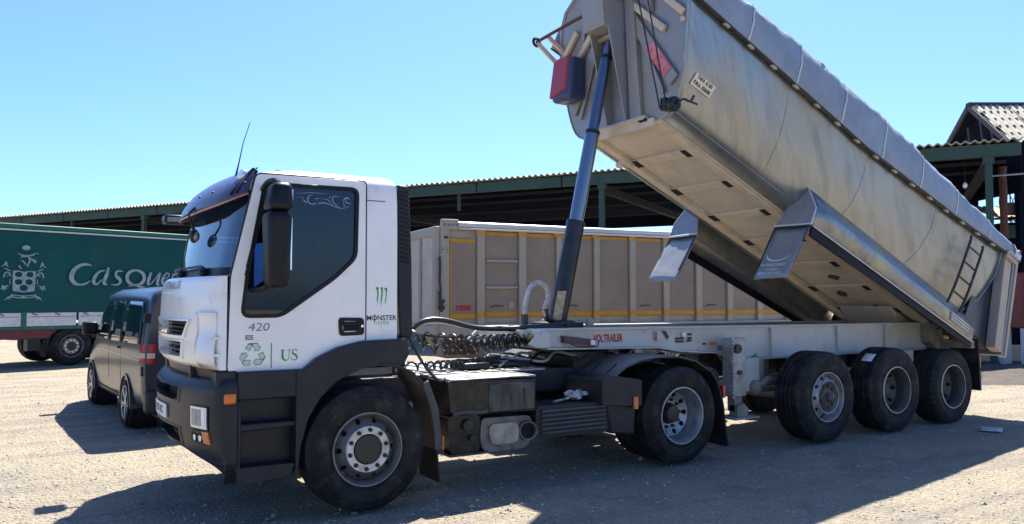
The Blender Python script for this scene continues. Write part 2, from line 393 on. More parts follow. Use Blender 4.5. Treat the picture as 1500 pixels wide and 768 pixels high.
        # corner pieces between samples and the true square corners are closed by the dense sampling
def flatten(o, r):
    for v in o.data.vertices:
        if v.co.z < -r+.014: v.co.z = -r+.014; v.co.y += -.006 if v.co.y < .1 else .006
def make_wheel(parent, loc, kind, r=.52, w=.30, lug=0, ribs=4, rot=0, flip=False, sep=False):
    e = part('wheel', parent, loc, (0, rot, math.pi if flip else 0))
    mod = None
    P = tyre_profile(r, w, .292, ribs); nseg = 72
    if lug:
        nseg = 108
        def mod(i, j, rr, h): return (rr-.02 if (i % 3 == 0 and 11 < j < 16) else rr, h)
    flatten(MB().lathe(P, nseg, mod=mod).build('tyre', 'dusty_rubber' if lug else 'rubber', e, smooth=30), r)
    ri = .305
    rim = MB(); hub = MB(); nuts = MB(); m1 = 'rim_silver'; ring = None
    barrel_back = [(ri-.012, .03), (.268, .06), (.262, w-.05), (ri-.012, w)]
    if kind == 'front':      # disc dished outwards: hand holes on the cone, flat bolt ring, black cap
        rim.lathe([(ri+.004, -.004), (ri, -.016), (ri-.010, -.016), (ri-.016, -.002), (.272, .02), (.266, .075)], 72)
        hole_ring(rim, .205, .012, .266, .075, 10, .022); m1 = 'rim_dish'
        rim.lathe([(.205, .012), (.198, .002), (.192, -.004)], 72)
        ring = MB().lathe([(.192, -.004), (.188, -.012), (.128, -.012), (.124, .0)], 60)
        for i in range(10):
            a = 2*math.pi*(i+.35)/10; c = (.161*math.cos(a), .161*math.sin(a))
            nuts.lathe([(.0, -.043), (.012, -.042), (.0165, -.034), (.0185, -.012)], 8, (c[0], 0, c[1]))
        hub.lathe([(0, -.014), (.07, -.016), (.115, -.010), (.122, .004), (.124, .03)], 40)
    elif kind == 'drive':    # deep dish: wide bright barrel, disc far inside
        rim.lathe([(ri+.004, -.004), (ri, -.018), (ri-.012, -.018), (ri-.018, .0), (.274, .03), (.268, .06), (.262, .11), (.247, .135), (.243, .165)], 72)
        hole_ring(rim, .172, .205, .243, .165, 10, .027)
        rim.lathe([(.172, .205), (.162, .21), (.118, .21)], 60)
        for i in range(10):
            a = 2*math.pi*(i+.1)/10; c = (.148*math.cos(a), .148*math.sin(a)); nuts.lathe([(0, .172), (.013, .173), (.016, .178), (.017, .21)], 8, (c[0], 0, c[1]))
        hub.lathe([(0, .12), (.085, .125), (.098, .14), (.104, .2), (.118, .21)], 36)
    elif kind == 'trailer':  # dirty hub standing out of a bright disc
        rim.lathe([(ri+.004, -.004), (ri, -.016), (ri-.010, -.016), (ri-.016, .004), (.276, .03), (.27, .05)], 72)
        hole_ring(rim, .21, -.012, .27, .05, 10, .025); rim.lathe([(.21, -.012), (.2, -.022), (.19, -.018), (.178, .02), (.172, .035)], 60)
        hub.lathe([(0, -.075), (.045, -.075), (.055, -.068), (.058, -.01), (.1, .0), (.112, .01), (.118, .03), (.172, .035)], 36)
        for i in range(10):
            a = 2*math.pi*i/10; c = (.145*math.cos(a), .145*math.sin(a)); nuts.lathe([(0, -.005), (.012, -.004), (.016, .0), (.017, .035)], 8, (c[0], 0, c[1]))
        m1 = 'rim_steel'
    else:                    # 'deep': dull trailer rim set far in
        rim.lathe([(ri+.004, -.004), (ri, -.014), (ri-.010, -.014), (ri-.018, .004), (.276, .03), (.27, .06), (.266, .17)], 72)
        hole_ring(rim, .19, .23, .266, .17, 8, .028); rim.lathe([(.19, .23), (.1, .235)], 40)
        hub.lathe([(0, .16), (.09, .165), (.1, .18), (.102, .235)], 30)
        for i in range(10):
            a = 2*math.pi*i/10; c = (.145*math.cos(a), .145*math.sin(a)); nuts.lathe([(0, .2), (.014, .2), (.017, .235)], 8, (c[0], 0, c[1]))
        m1 = 'rim_dull'
    rim.lathe(barrel_back, 40)
    dy = .10 if kind in ('front', 'trailer') else .25
    MB().lathe([(.0,dy),(.24,dy),(.25,dy+.02),(.25,dy+.1),(0,dy+.1)], 32).build('brake_drum', 'hub_black', e)
    rim.build('rim', m1, e, smooth=35)
    if ring: ring.build('bolt_ring', 'rim_ring', e)
    hub.build('hub', {'front': 'hub_black', 'drive': 'hub_black', 'trailer': 'hub_dirty', 'deep': 'hub_dirty'}[kind], e)
    mt = 'hub_black' if kind in ('front', 'drive') else 'hub_dirty'
    if sep:      # the wheels that show: each nut a piece of its own, sharing one mesh
        q = len(nuts.v)//10; one = MB(); one.v = nuts.v[:q]; one.f = nuts.f[:len(nuts.f)//10]
        o = one.build('wheel_nut', mt, e)
        for i in range(1, 10):
            c = o.copy(); col.objects.link(c); c.rotation_euler = (0, -2*math.pi*i/10, 0)
    else: tag(nuts.build('wheel_nuts', mt, e), kind='stuff')
    if kind == 'deep': MB().lathe([(ri-.006, -.017), (ri+.001, -.017), (ri+.006, -.008), (ri, -.004)], 60).build('rim_edge', 'rim_ring', e)
    return e
# ------------------------------------------------------------------ tractor unit (x towards the rear, y away from the camera, front axle at x = 0)
class Loft:
    """curved front with rounded corners and straight sides; t: -1..1 front, +-1..2 corners, +-2..3 sides"""
    def __init__(s, F, hw, bul, ys, xc, xr): s.F, s.hw, s.bul, s.ys, s.xc, s.xr = F, hw, bul, ys, xc, xr
    def raw(s, t, z):
        F = s.F(z); hw = s.hw(z) if callable(s.hw) else s.hw; xc = s.xc(z) if callable(s.xc) else s.xc; xr = s.xr(z) if callable(s.xr) else s.xr
        a = abs(t); sg = -1 if t < 0 else 1; ys = min(s.ys, hw*.8)
        if a <= 1: y = a*ys; x = F + s.bul*y*y
        elif a <= 2:
            k = a-1; x0 = F + s.bul*ys*ys; cx = x0 + 2*s.bul*ys*(hw-ys)
            x = x0*(1-k)**2 + cx*2*k*(1-k) + xc*k*k; y = ys*(1-k)**2 + hw*2*k*(1-k) + hw*k*k
        else: x = lerp(xc, xr, a-2); y = hw
        return Vector((x, sg*y))
    def pt(s, t, z, off=0):
        p = s.raw(t, z)
        if off:
            d = s.raw(t+.01, z) - s.raw(t-.01, z); d.normalize(); n = Vector((-d.y, d.x)); p = p + n*off
        return (p.x, p.y, z)
    def patch(s, t0, t1, z0, z1, off, nt=12, nz=4): return [[s.pt(lerp(t0, t1, i/nt), lerp(z0, z1, j/nz), off) for i in range(nt+1)] for j in range(nz+1)]
    def plate(s, mb, t0, t1, z0, z1, o0, o1, nt=12, nz=3):
        """closed curved slab between offsets o0 and o1"""
        A = s.patch(t0, t1, z0, z1, o1, nt, nz); B = s.patch(t0, t1, z0, z1, o0, nt, nz)
        mb.grid(A); mb.grid(B); mb.grid([A[0], B[0]]); mb.grid([A[-1], B[-1]])
        mb.grid([[r[0] for r in A], [r[0] for r in B]]); mb.grid([[r[-1] for r in A], [r[-1] for r in B]]); return mb

truck = thing('tractor_truck', 'white two-axle tractor truck with dark lower bumper and recycling stickers, coupled to the raised tipper', 'truck')
tabF = [(1.1,-1.28),(1.95,-1.255),(2.62,-1.10),(2.72,-1.055),(2.78,-.99),(2.82,-.90),(2.845,-.78)]
tabW = [(1.1,1.15),(2.35,1.15),(2.62,1.142),(2.72,1.13),(2.78,1.105),(2.82,1.06),(2.845,.98)]
cab = Loft(lambda z: interp(z, tabF), lambda z: interp(z, tabW), .10, .92, lambda z: interp(z, tabF)+.29, lambda z: interp(z, [(1.1,.30),(2.74,.295),(2.82,.27),(2.845,.22)]))
WIN = [(-.85,2.69),(-.075,2.70),(-.085,2.12),(-.27,1.945),(-.71,1.635),(-1.01,1.635),(-.975,1.97)]
DOOR = [(-.915,2.765),(.0,2.775),(.005,1.415),(-.05,1.405),(-.25,1.355),(-.42,1.275),(-.53,1.195),(-1.115,1.20),(-1.10,1.94)]
WINr = roundpoly(WIN, .06); DOORr = roundpoly(DOOR, .04); DOORc = inset(DOOR, .045)
zl = [1.14, 1.2] + [1.25+.05*i for i in range(28)] + [2.63, 2.67, 2.70, 2.73, 2.76, 2.785, 2.805, 2.825, 2.838, 2.845]
ts = [-3+i/18 for i in range(19)] + [-2+i/8 for i in range(1, 9)] + [-1+i/15 for i in range(1, 31)] + [1+i/8 for i in range(1, 9)] + [2+i/18 for i in range(1, 19)]
def cabcut(c):
    if abs(c.y) > 1.1 and inpoly(c.x, c.z, DOORc): return True
    if c.x < -.86 and 1.98 < c.z < 2.585 and c.x < cab.raw(1.78, c.z).x: return True
    if c.z < 1.42 and c.x > -.6 and abs(c.y) > .7: return c.z < interp(c.x, [(-.6,1.16),(-.24,1.36),(0,1.40)])
    return False
sh = MB().grid([[cab.pt(t, z) for t in ts] for z in zl], cut=cabcut, cyc=True)
sh.add([cab.pt(t, 2.845) for t in ts], [tuple(range(len(ts)))])
sh.build('cab_shell', 'white_paint', truck, smooth=30)
MB().box(-1.15, .28, -1.1, 1.1, 1.12, 1.18).box(.24, .285, -1.09, 1.09, 1.18, 2.6).build('cab_floor', 'interior_plastic', truck)
MB().grid(cab.patch(-2.9, 2.9, 2.6, 2.61, -.03, 30, 1)).prism([cab.pt(t, 2.62)[:2] for t in [-2.9+5.8*i/40 for i in range(41)]], 2.60, 2.62, 'z').build('headliner', 'interior_plastic', truck)

# doors with glass, both sides
for sg in (-1, 1):
    y0, y1 = sorted((sg*1.158, sg*1.10))
    hole = inset(WINr, -.012)
    d = MB().prism(DOORr, y0, y1, holes=[hole]).build('door', 'white_paint', truck, bevel=.008)
    MB().prism(inset(WINr, -.016), *sorted((sg*1.165, sg*1.12)), holes=[inset(WINr, .014)]).build('window_frame', 'black_plastic', d, bevel=.004)
    MB().prism(inset(WINr, .01), *sorted((sg*1.146, sg*1.142))).build('window_glass', 'door_glass', d, smooth=0)
    MB().prism(roundpoly([(-.235,1.615),(-.01,1.61),(-.005,1.465),(-.225,1.46)], .035), *sorted((sg*1.15, sg*1.168)), holes=[roundpoly([(-.2,1.585),(-.06,1.583),(-.06,1.495),(-.195,1.49)], .03)]).build('door_handle', 'black_plastic', d, bevel=.006)
    MB().box(-.19, -.06, *sorted((sg*1.13, sg*1.159)), 1.50, 1.58).build('handle_recess', 'hole_black', d)
    MB().box(-.205, -.05, *sorted((sg*1.165, sg*1.178)), 1.545, 1.575).build('handle_grip', 'black_plastic', d, bevel=.008)
    MB().box(-.036, -.018, *sorted((sg*1.15, sg*1.175)), 1.53, 1.55).build('door_lock', 'chrome', d)
    MB().box(-.95, -.12, *sorted((sg*1.085, sg*1.05)), 1.22, 1.62).build('door_card', 'interior_plastic', d)
    # door seam rubber, seen as the dark line between door and cab
    MB().prism(inset(DOORr, -.012), *sorted((sg*1.125, sg*1.1545)), holes=[inset(DOORr, .004)]).build('door_seal', 'ink_black', d, smooth=0)
near_door = [c for c in truck.children if c.name.startswith('door')][0]

# windscreen, black border, visor
ws = MB().grid(cab.patch(-1.86, 1.86, 1.965, 2.60, .008, 40, 10)).build('windscreen', 'windscreen_glass', truck)
fr = MB()
for t0, t1, z0, z1 in ((-1.98, 1.98, 1.955, 2.02), (-1.98, 1.98, 2.57, 2.64), (-1.98, -1.70, 2.02, 2.57), (1.70, 1.98, 2.02, 2.57)): cab.plate(fr, t0, t1, z0, z1, .0, .012, 30, 3)
fr.build('windscreen_border', 'black_plastic', ws)
vis = Loft(lambda z: interp(z, [(2.50,-1.255),(2.60,-1.225),(2.70,-1.16),(2.78,-1.07),(2.83,-.98)]), lambda z: interp(z, [(2.52,1.15),(2.83,1.07)]), .12, .85, lambda z: interp(z, [(2.52,-.97),(2.66,-.95),(2.83,-.90)]), -.86)
def vz(t, k): return lerp(2.495 + .11*min(1, abs(t)/1.9)**2, 2.83, k)
rows = [[vis.pt(lerp(-1.95, 1.95, i/48), vz(lerp(-1.95, 1.95, i/48), j/8)) for i in range(49)] for j in range(9)]
v_ = MB().grid(rows).build('sun_visor', 'visor_tint', truck, solid=.006)
MB().tube(rows[0], .009, 6).build('visor_edge', 'copper_edge', v_)
for t in (-1.25, 1.25):
    c = Vector(vis.pt(t, 2.775, .01)); n = Vector((vis.pt(t, 2.775, .1)[0]-c.x, vis.pt(t, 2.775, .1)[1]-c.y, .05)).normalized()
    MB().cyl(c, c+n*.03, .055, .045, 20).build('visor_lamp', 'lamp_clear', v_, bevel=.006)
for t in (-1.7, -.75, -.35, .35, .75, 1.7): MB().ball(vis.pt(t, vz(t, .45), .004), .013, 8, 6).build('visor_bolt', 'ink_black', v_)
for t in (-1.62, -1.45): MB().bar(vis.pt(t, vz(t, .1), .006), vis.pt(t, vz(t, .95), .006), .05, .006, (0,1,0)).build('visor_strip', 'black_plastic', v_)
# wipers at the foot of the windscreen
for y in (-.72, -.02):
    w = MB().tube([cab.pt(y/.92, 1.99, .03), cab.pt(y/.92, 2.03, .05), cab.pt((y+.34)/.92, 2.035, .045), cab.pt((y+.62)/.92, 2.03, .04)], .012, 6).ball(cab.pt(y/.92, 1.985, .03), (.04,.05,.035), 10, 6).build('wiper', 'black_plastic', truck)
# roof hatch strip and aerial
MB().box(-.72, .10, -.99, -.955, 2.80, 2.838).build('roof_rail', 'black_plastic', truck, bevel=.01)
MB().box(-.78, .10, .955, 1.0, 2.80, 2.842).build('roof_rail', 'black_plastic', truck, bevel=.01)
MB().box(-.5, .05, -.4, .4, 2.842, 2.872).build('roof_hatch', 'cab_roof_white', truck, bevel=.015)
MB().tube([(-.98,-.72,2.80), (-.96,-.72,2.9), (-.93,-.74,3.08), (-.88,-.76,3.26)], [.010, .006, .004, .003], 6).build('aerial', 'ink_black', truck)

# rear corner: dark air intake with slats
for sg in (-1, 1):
    ys = sorted((sg*1.0, sg*1.135))
    ai = MB().prism([(.305,2.775),(.415,2.775),(.445,2.07),(.455,1.43),(.34,1.43),(.31,2.0)], *ys).build('air_intake', 'dark_plastic', truck, bevel=.02)
    for k in range(17):
        z = 2.74-.039*k; x0 = .325+(2.75-z)*.012; MB().hull8([(x0, sg*1.13, z-.012),(x0+.085, sg*1.13, z-.03),(x0+.085, sg*1.15, z-.038),(x0, sg*1.15, z-.02),(x0, sg*1.13, z-.004),(x0+.085, sg*1.13, z-.022),(x0+.085, sg*1.15, z-.03),(x0, sg*1.15, z-.012)]).build('slat', 'black_plastic', ai, smooth=0)
    MB().box(.28, .36, *sorted((sg*.9, sg*1.12)), 1.1, 1.45).build('cab_corner_lower', 'dark_plastic', truck, bevel=.02)

# white front panel with two grille openings
tabH = [(1.22,-1.345),(1.25,-1.385),(1.30,-1.405),(1.55,-1.415),(1.82,-1.405),(1.92,-1.385),(1.948,-1.36)]
hood = Loft(lambda z: interp(z, tabH), 1.168, .14, .86, -1.17, -1.128)
zh = [1.22,1.235,1.25,1.27,1.285,1.30,1.32,1.34,1.36,1.38,1.40,1.42,1.445,1.47,1.49,1.51,1.53,1.55,1.57,1.59,1.61,1.64,1.68,1.72,1.76,1.80,1.815,1.82,1.825,1.85,1.88,1.90,1.92,1.935,1.948]
th = [-3,-2.5,-2] + [-2+i/10 for i in range(1, 11)] + [-1+i/20 for i in range(1, 41)] + [1+i/10 for i in range(1, 11)] + [2.5, 3]
GR = [(1.47,1.59,.88,.80),(1.30,1.42,.72,.80)]   # z0, z1, half width at the top and bottom as t
def hcut(c):
    for z0, z1, a, b in GR:
        if z0 < c.z < z1 and abs(c.y) < lerp(b if a > .8 else .66, a, (c.z-z0)/(z1-z0))*.86 and c.x < -1.2: return True
    return False
hp = MB().grid([[hood.pt(t, z, -.006 if 1.814 < z < 1.822 else 0) for t in th] for z in zh] + [[(hood.pt(t, 1.95)[0]*.93-.0, hood.pt(t, 1.95)[1]*.97, 1.958) for t in th]], cut=hcut).build('front_panel', 'white_paint', truck, smooth=35)
MB().grid(hood.patch(-2.9, 2.9, 1.24, 1.94, -.10, 40, 2)).build('grille_back', 'hole_black', hp)
for z0, z1, a, b in GR:
    L = MB(); q = [(-a, z1), (a, z1), (lerp(a, .66, .6), z0), (-lerp(a, .66, .6), z0)]
    loop = [];
    for (ta, za), (tb, zb) in zip(q, q[1:]+q[:1]): loop += [(lerp(ta, tb, i/16), lerp(za, zb, i/16)) for i in range(16)]
    L.grid([[hood.pt(t, z, o) for t, z in loop] for o in (.012, .016, -.10)], cyc=True)
    cz = (z0+z1)/2; L.grid([[hood.pt(t*k, cz+(z-cz)*m, o) for t, z in loop] for k, m, o in ((1.0, 1., .016), (1.05, 1.28, .012), (1.06, 1.32, -.004))], cyc=True)
    L.build('grille_surround', 'white_paint', hp)
hx = lambda t, z, o: hood.pt(t, z, o)
for k in range(3): hood.plate(MB(), -.76, .76, 1.487+.036*k, 1.499+.036*k, -.092, -.075, 24, 1).build('grille_bar', 'black_plastic', hp, smooth=0)
for k in range(2): hood.plate(MB(), -.68, .68, 1.33+.045*k, 1.342+.045*k, -.092, -.075, 24, 1).build('grille_bar', 'black_plastic', hp, smooth=0)
txt('maker_lettering', 'IVECO', .155, lambda x, y: hood.pt((-.02-x)/.86, 1.53+y, .02), 'chrome', hp, sx=1.1, bold=.005)
txt('model_lettering', 'STRALIS', .095, lambda x, y: hood.pt((-.22-x)/.86, 1.885+y, .004), 'ink_grey', hp, sx=1.1, space=1.5, bold=.002)
MB().add([hood.pt(-.92, z, .002) for z in (1.22, 1.94)] + [hood.pt(-.935, z, .002) for z in (1.94, 1.22)], [(0,1,2,3)]).build('panel_seam', 'ink_grey', hp)
# corner air deflector: a bulged vertical blade standing off the panel
for sg in (-1, 1):
    rows = []
    for j in range(9):
        z = lerp(1.235, 1.665, j/8); bulge = .055*math.sin(math.pi*min(1, (j+.6)/5))**.5 if j < 8 else .03
        rows.append([hood.pt(sg*lerp(1.12, 1.80, i/8), z, .01 + bulge*math.sin(math.pi*(.12+.76*i/8))**.6) for i in range(9)])
    df = MB().grid(rows); top = rows[-1]; df.grid([top, [hood.pt(sg*lerp(1.12, 1.80, i/8), 1.665, .002) for i in range(9)]])
    df.build('corner_deflector', 'white_paint', truck, solid=.01)
    for z in (1.33, 1.46): hood.plate(MB(), *sorted((sg*1.80, sg*1.93)), z, z+.018, .0, .035, 3, 1).build('deflector_bracket', 'white_paint', truck)

# bumper
tabB = [(.34,-1.20),(.40,-1.255),(.50,-1.33),(.60,-1.385),(.70,-1.412),(.80,-1.425),(1.02,-1.43),(1.08,-1.42),(1.12,-1.39),(1.145,-1.35),(1.15,-1.30)]
bump = Loft(lambda z: interp(z, tabB), lambda z: interp(z, [(.34,1.16),(.5,1.225),(1.1,1.225),(1.15,1.19)]), .15, .84, -1.13, -1.05)
zb = lambda t: interp(abs(t), [(0,.58),(.6,.56),(1.1,.47),(1.5,.37),(2.1,.345),(3,.35)])
zz = [0,.03,.07,.12,.18] + [.22+.03*i for i in range(24)] + [.94,.97,.985,1]
BO = [(.945,1.055,.60),(.60,.725,.58)]
def bcut(c):
    return c.x < -1.2 and any(z0 < c.z < z1 and abs(c.y) < h for z0, z1, h in BO)
bp = MB().grid([[bump.pt(t, lerp(zb(t), 1.15, k)) for t in th] for k in zz], cut=bcut).build('bumper', 'dark_plastic', truck, smooth=35)
MB().grid(bump.patch(-2.9, 2.9, .58, 1.12, -.09, 40, 2)).build('bumper_back', 'hole_black', bp)
for z0, z1, h in BO:
    t = h/.84; q = [(-t, z1), (t, z1), (t*.96, z0), (-t*.96, z0)]; loop = []
    for (ta, za), (tb, zc) in zip(q, q[1:]+q[:1]): loop += [(lerp(ta, tb, i/12), lerp(za, zc, i/12)) for i in range(12)]
    cz = (z0+z1)/2
    MB().grid([[bump.pt(tt, z, o) for tt, z in loop] for o in (.008, -.085)], cyc=True).grid([[bump.pt(tt*m, cz+(z-cz)*n, o) for tt, z in loop] for m, n, o in ((1, 1, .008), (1.07, 1.22, .004), (1.08, 1.26, -.006))], cyc=True).build('intake_surround', 'dark_plastic', bp)
pl = bump.plate(MB(), -.36, .26, .77, .885, .006, .018, 10, 1).build('number_plate', 'plate_white', bp)
txt('plate_digits', '4285 JKC', .088, lambda x, y: bump.pt((-.045-x)/.84, .827+y, .0195), 'ink_black', pl, sx=.95, bold=.002)
bump.plate(MB(), .215, .26, .772, .883, .018, .0195, 2, 1).build('plate_band', 'eu_blue', pl)
MB().tube([bump.pt(t, .50 if abs(t) > 1.2 else interp(abs(t), [(0,.63),(1.2,.50)]), .002) for t in [-2.6+5.2*i/50 for i in range(51)]], .005, 4).build('bumper_seam', 'ink_black', bp)
for sg in (-1, 1):
    hl = bump.plate(MB(), *sorted((sg*1.01, sg*1.43)), .755, .94, -.02, .008, 8, 6).build('headlight_housing', 'black_plastic', bp)
    bump.plate(MB(), *sorted((sg*1.03, sg*1.41)), .765, .93, .006, .014, 10, 8).build('headlight', 'lamp_clear', hl, bevel=.004)
    for t0, t1 in ((1.06, 1.17), (1.19, 1.27), (1.29, 1.38)): bump.plate(MB(), *sorted((sg*t0, sg*t1)), .785, .912, .0145, .0175, 3, 3).build('reflector', 'rim_silver' if t0 < 1.2 else 'lamp_clear', hl, bevel=.002)
    bump.plate(MB(), *sorted((sg*1.0, sg*1.27)), .635, .745, -.01, .008, 6, 4).build('fog_housing', 'black_plastic', bp)
    bump.plate(MB(), *sorted((sg*1.275, sg*1.44)), .65, .745, -.01, .014, 5, 4).build('indicator', 'amber', bp, bevel=.004)
    for t in (1.07, 1.20):
        c = Vector(bump.pt(sg*t, .69, .006)); c2 = Vector(bump.pt(sg*t, .69, .018)); MB().lathe([(.038,-.004),(.044,.006),(.036,.012),(.03,.002)], 20, close=True).build('fog_ring', 'dark_plastic', bp).matrix_basis = Matrix.Translation(c) @ (c2-c).to_track_quat('Y', 'Z').to_matrix().to_4x4()
        MB().cyl(c-(c2-c)*.2, c+(c2-c)*.4, .032, n=16).build('fog_lamp', 'lamp_clear', bp)
    y = sg*1.232; MB().box(-1.152, -1.062, *sorted((sg*1.20, sg*1.243)), .965, 1.045).build('side_indicator', 'amber', bp, bevel=.012)
    # dark band between the bumper and the white panel
MB().grid([[hood.pt(t, z, -.022) for t in th] for z in (1.08, 1.16, 1.235)]).build('grille_lower_band', 'black_plastic', truck)
for y in (-.62, .62):
    c = hood.pt(y/.86, 1.18, 0); MB().box(c[0]-.01, c[0]+.06, y-.04, y+.04, 1.10, 1.235).build('tow_bracket', 'dark_plastic', truck, bevel=.01)

# steps and wheel arches
for sg in (-1, 1):
    yy = lambda a, b: sorted((sg*a, sg*b))
    MB().box(-1.20, -1.045, *yy(.9, 1.172), 1.09, 1.212).build('sill_corner', 'dark_plastic', truck, bevel=.01)
    st = MB().box(-1.048, -.56, *yy(.8, 1.07), .38, 1.205).build('step_well', 'dark_plastic', truck, bevel=.01)
    MB().prism([(-1.048,1.205),(-.56,1.205),(-.56,1.0),(-.60,.985),(-1.048,.985)], *yy(1.0, 1.222)).build('step_apron', 'dark_plastic', st, bevel=.02)
    MB().prism([(-1.048,.80),(-.59,.80),(-.585,.755),(-1.048,.735)], *yy(1.0, 1.205)).build('step_tread', 'dark_plastic', st, bevel=.012)
    MB().prism(roundpoly([(-1.048,.47),(-.60,.47),(-.64,.355),(-1.048,.345)], .03), *yy(1.0, 1.225)).build('step_tread', 'dark_plastic', st, bevel=.012)
    MB().prism([(-1.048,.985),(-1.02,.985),(-1.02,.40),(-1.048,.40)], *yy(1.0, 1.222)).build('step_cheek', 'dark_plastic', st, bevel=.01)
    A = [(-.65,.365),(-.60,.42),(-.60,1.205),(-.535,1.205),(-.43,1.29),(-.25,1.37),(-.05,1.415),(.30,1.425),(.36,1.40),(.385,1.30),(.33,1.20),(.12,1.205),(-.06,1.185),(-.26,1.095),(-.40,.965),(-.50,.80),(-.555,.60),(-.57,.42)]
    MB().prism(A, *yy(.85, 1.235)).build('wheel_arch', 'dark_plastic', truck, bevel=.022, seg=3)
    g = MB(); P = [(.10,1.205),(.26,1.185),(.40,1.12),(.52,1.0),(.60,.84),(.635,.66),(.645,.44)]
    Q = [(x+.028*nx, z+.028*nz) for (x, z), (nx, nz) in zip(P, [(0,1),(.3,.95),(.6,.8),(.8,.6),(.95,.3),(1,.1),(1,0)])]
    g.prism(P + Q[::-1], *yy(.80, 1.245)); g.build('rear_mudguard', 'dark_plastic', truck, bevel=.008)
    MB().prism([(.50,1.02),(.56,1.06),(.66,.80),(.70,.44),(.63,.44),(.61,.66),(.575,.84)], *yy(1.215, 1.248)).build('mudguard_lip', 'mudguard_plastic', truck, bevel=.01)
    MB().prism([(.645,.45),(.66,.45),(.685,.16),(.67,.16)], *yy(.84, 1.23)).build('mud_flap', 'dusty_rubber', truck)
    MB().box(.725, .745, *yy(1.12, 1.19), .425, .55).build('side_reflector', 'amber', truck, bevel=.006)
    MB().box(.69, .745, *yy(1.10, 1.18), .39, .43).build('reflector_bracket', 'frame_dark', truck)

# mirrors
for sg in (-1, 1):
    yc = sg*1.45
    m = MB().hull8([(-.91,yc-.10,1.85),(-.75,yc-.11,1.85),(-.75,yc+.11,1.85),(-.91,yc+.10,1.85),(-.925,yc-.12,2.44),(-.735,yc-.125,2.44),(-.735,yc+.125,2.44),(-.925,yc+.12,2.44)]).build('mirror', 'black_plastic', truck, bevel=.05, seg=4)
    MB().hull8([(-.925,yc-.12,2.445),(-.725,yc-.12,2.445),(-.725,yc+.12,2.445),(-.925,yc+.12,2.445),(-.88,yc-.09,2.665),(-.735,yc-.10,2.665),(-.735,yc+.10,2.665),(-.88,yc+.09,2.665)]).build('wide_angle_mirror', 'black_plastic', m, bevel=.05, seg=4)
    MB().box(-.745, -.734, yc-.08, yc+.08, 1.99, 2.39).build('mirror_glass', 'chrome', m)
    MB().box(-.74, -.7285, yc-.07, yc+.07, 2.49, 2.61).build('mirror_glass', 'chrome', m)
    MB().tube([(-.87, sg*1.10, 2.62), (-.86, sg*1.25, 2.68), (-.84, sg*1.38, 2.69), (-.82, yc, 2.66)], .022, 8).tube([(-.95, sg*1.12, 1.86), (-.92, sg*1.25, 1.84), (-.88, sg*1.38, 1.87), (-.84, yc, 1.97)], .022, 8).cyl((-.83, yc, 1.97), (-.83, yc, 2.65), .02).build('mirror_arm', 'black_plastic', m)
# kerb mirror hanging in front of the windscreen on the far side
k = MB().ball((-1.25, -.42, 2.305), (.04,.07,.062), 14, 10).tube([(-1.25, -.42, 2.36), (-1.27, -.40, 2.42), (-1.28, -.36, 2.50), (-1.20, -.30, 2.58)], .011, 6).build('kerb_mirror', 'black_plastic', truck)
MB().ball((-1.243, -.435, 2.30), (.036,.06,.05), 14, 10).build('mirror_glass', 'rim_silver', k)
fm = MB().box(-1.24, -1.02, 1.33, 1.58, 2.56, 2.655).build('front_mirror', 'black_plastic', truck, bevel=.03, seg=3)
MB().box(-1.215, -1.05, 1.322, 1.328, 2.575, 2.625).build('mirror_glass', 'rim_silver', fm)
MB().tube([(-1.05,1.45,2.62),(-.95,1.45,2.67),(-.84,1.45,2.66)], .02, 6).build('front_mirror_arm', 'black_plastic', fm)

# cabin inside
MB().prism([(-1.16,1.18),(-1.16,1.93),(-1.0,1.95),(-.80,1.80),(-.78,1.55),(-.95,1.45),(-.95,1.18)], -1.04, 1.04).build('dashboard', 'interior_plastic', truck, bevel=.02)
MB().lathe([(.22,-.016),(.236,0),(.22,.016),(.204,0)], 32, close=True, axis='z').cyl((0,0,-.02),(0,0,.01),.06).bar((-.2,0,0),(.2,0,0),.04,.015).build('steering_wheel', 'black_plastic', truck).matrix_basis = Matrix.Translation((-.70,-.56,1.83)) @ Matrix.Rotation(R(-38), 4, 'Y')
for y in (-.56, .56):
    s_ = MB().box(-.36, .12, y-.25, y+.25, 1.38, 1.62).build('seat', 'seat_cloth', truck, bevel=.06, seg=3)
    MB().prism([(-.02,1.58),(.12,1.58),(.22,2.2),(.10,2.22)], y-.24, y+.24).build('seat_back', 'seat_cloth', s_, bevel=.05, seg=3)
    MB().prism([(.11,2.24),(.21,2.22),(.24,2.42),(.15,2.43)], y-.14, y+.14).build('head_rest', 'seat_cloth', s_, bevel=.04, seg=3)
    MB().box(-.25, .05, y-.15, y+.15, 1.18, 1.4).build('seat_base', 'interior_plastic', s_)

# stickers and badges on the near door
sy = -1.1605
S = lambda x0, z0, k=1.: (lambda x, y: (x0 + x*k, sy, z0 + y*k))
txt('power_lettering', '420', .092, S(-.885, 1.545), 'ink_steel', near_door, sx=1.22, shear=.15)
txt('grade_lettering', 'ES', .05, S(-.955, 1.465), 'ink_grey', near_door, sx=1.3, bold=.002)
rec = [[(140,455),(187,385),(240,388),(195,488)], [(187,385),(305,385),(335,440),(352,428),(318,487),(258,487),(275,470),(240,412)],
       [(78,525),(150,510),(172,572),(155,562),(100,645),(62,578),(92,530)], [(100,645),(128,617),(210,617),(205,685),(120,685)],
       [(320,540),(380,508),(415,580),(390,608),(350,608)], [(415,580),(350,680),(295,680),(293,697),(250,645),(293,595),(295,608),(390,608)]]
m = MB(); fill = MB(); fz = S(-.93, 1.335, .00056); fz2 = lambda x, y: (fz(x, y)[0], sy+.0012, fz(x, y)[2])
for L in rec:
    L = [(x-235, 535-y) for x, y in L]; m.stroke(L + [L[0], L[1]], 9, fz, sm=False); fill.flat(L, fz2)
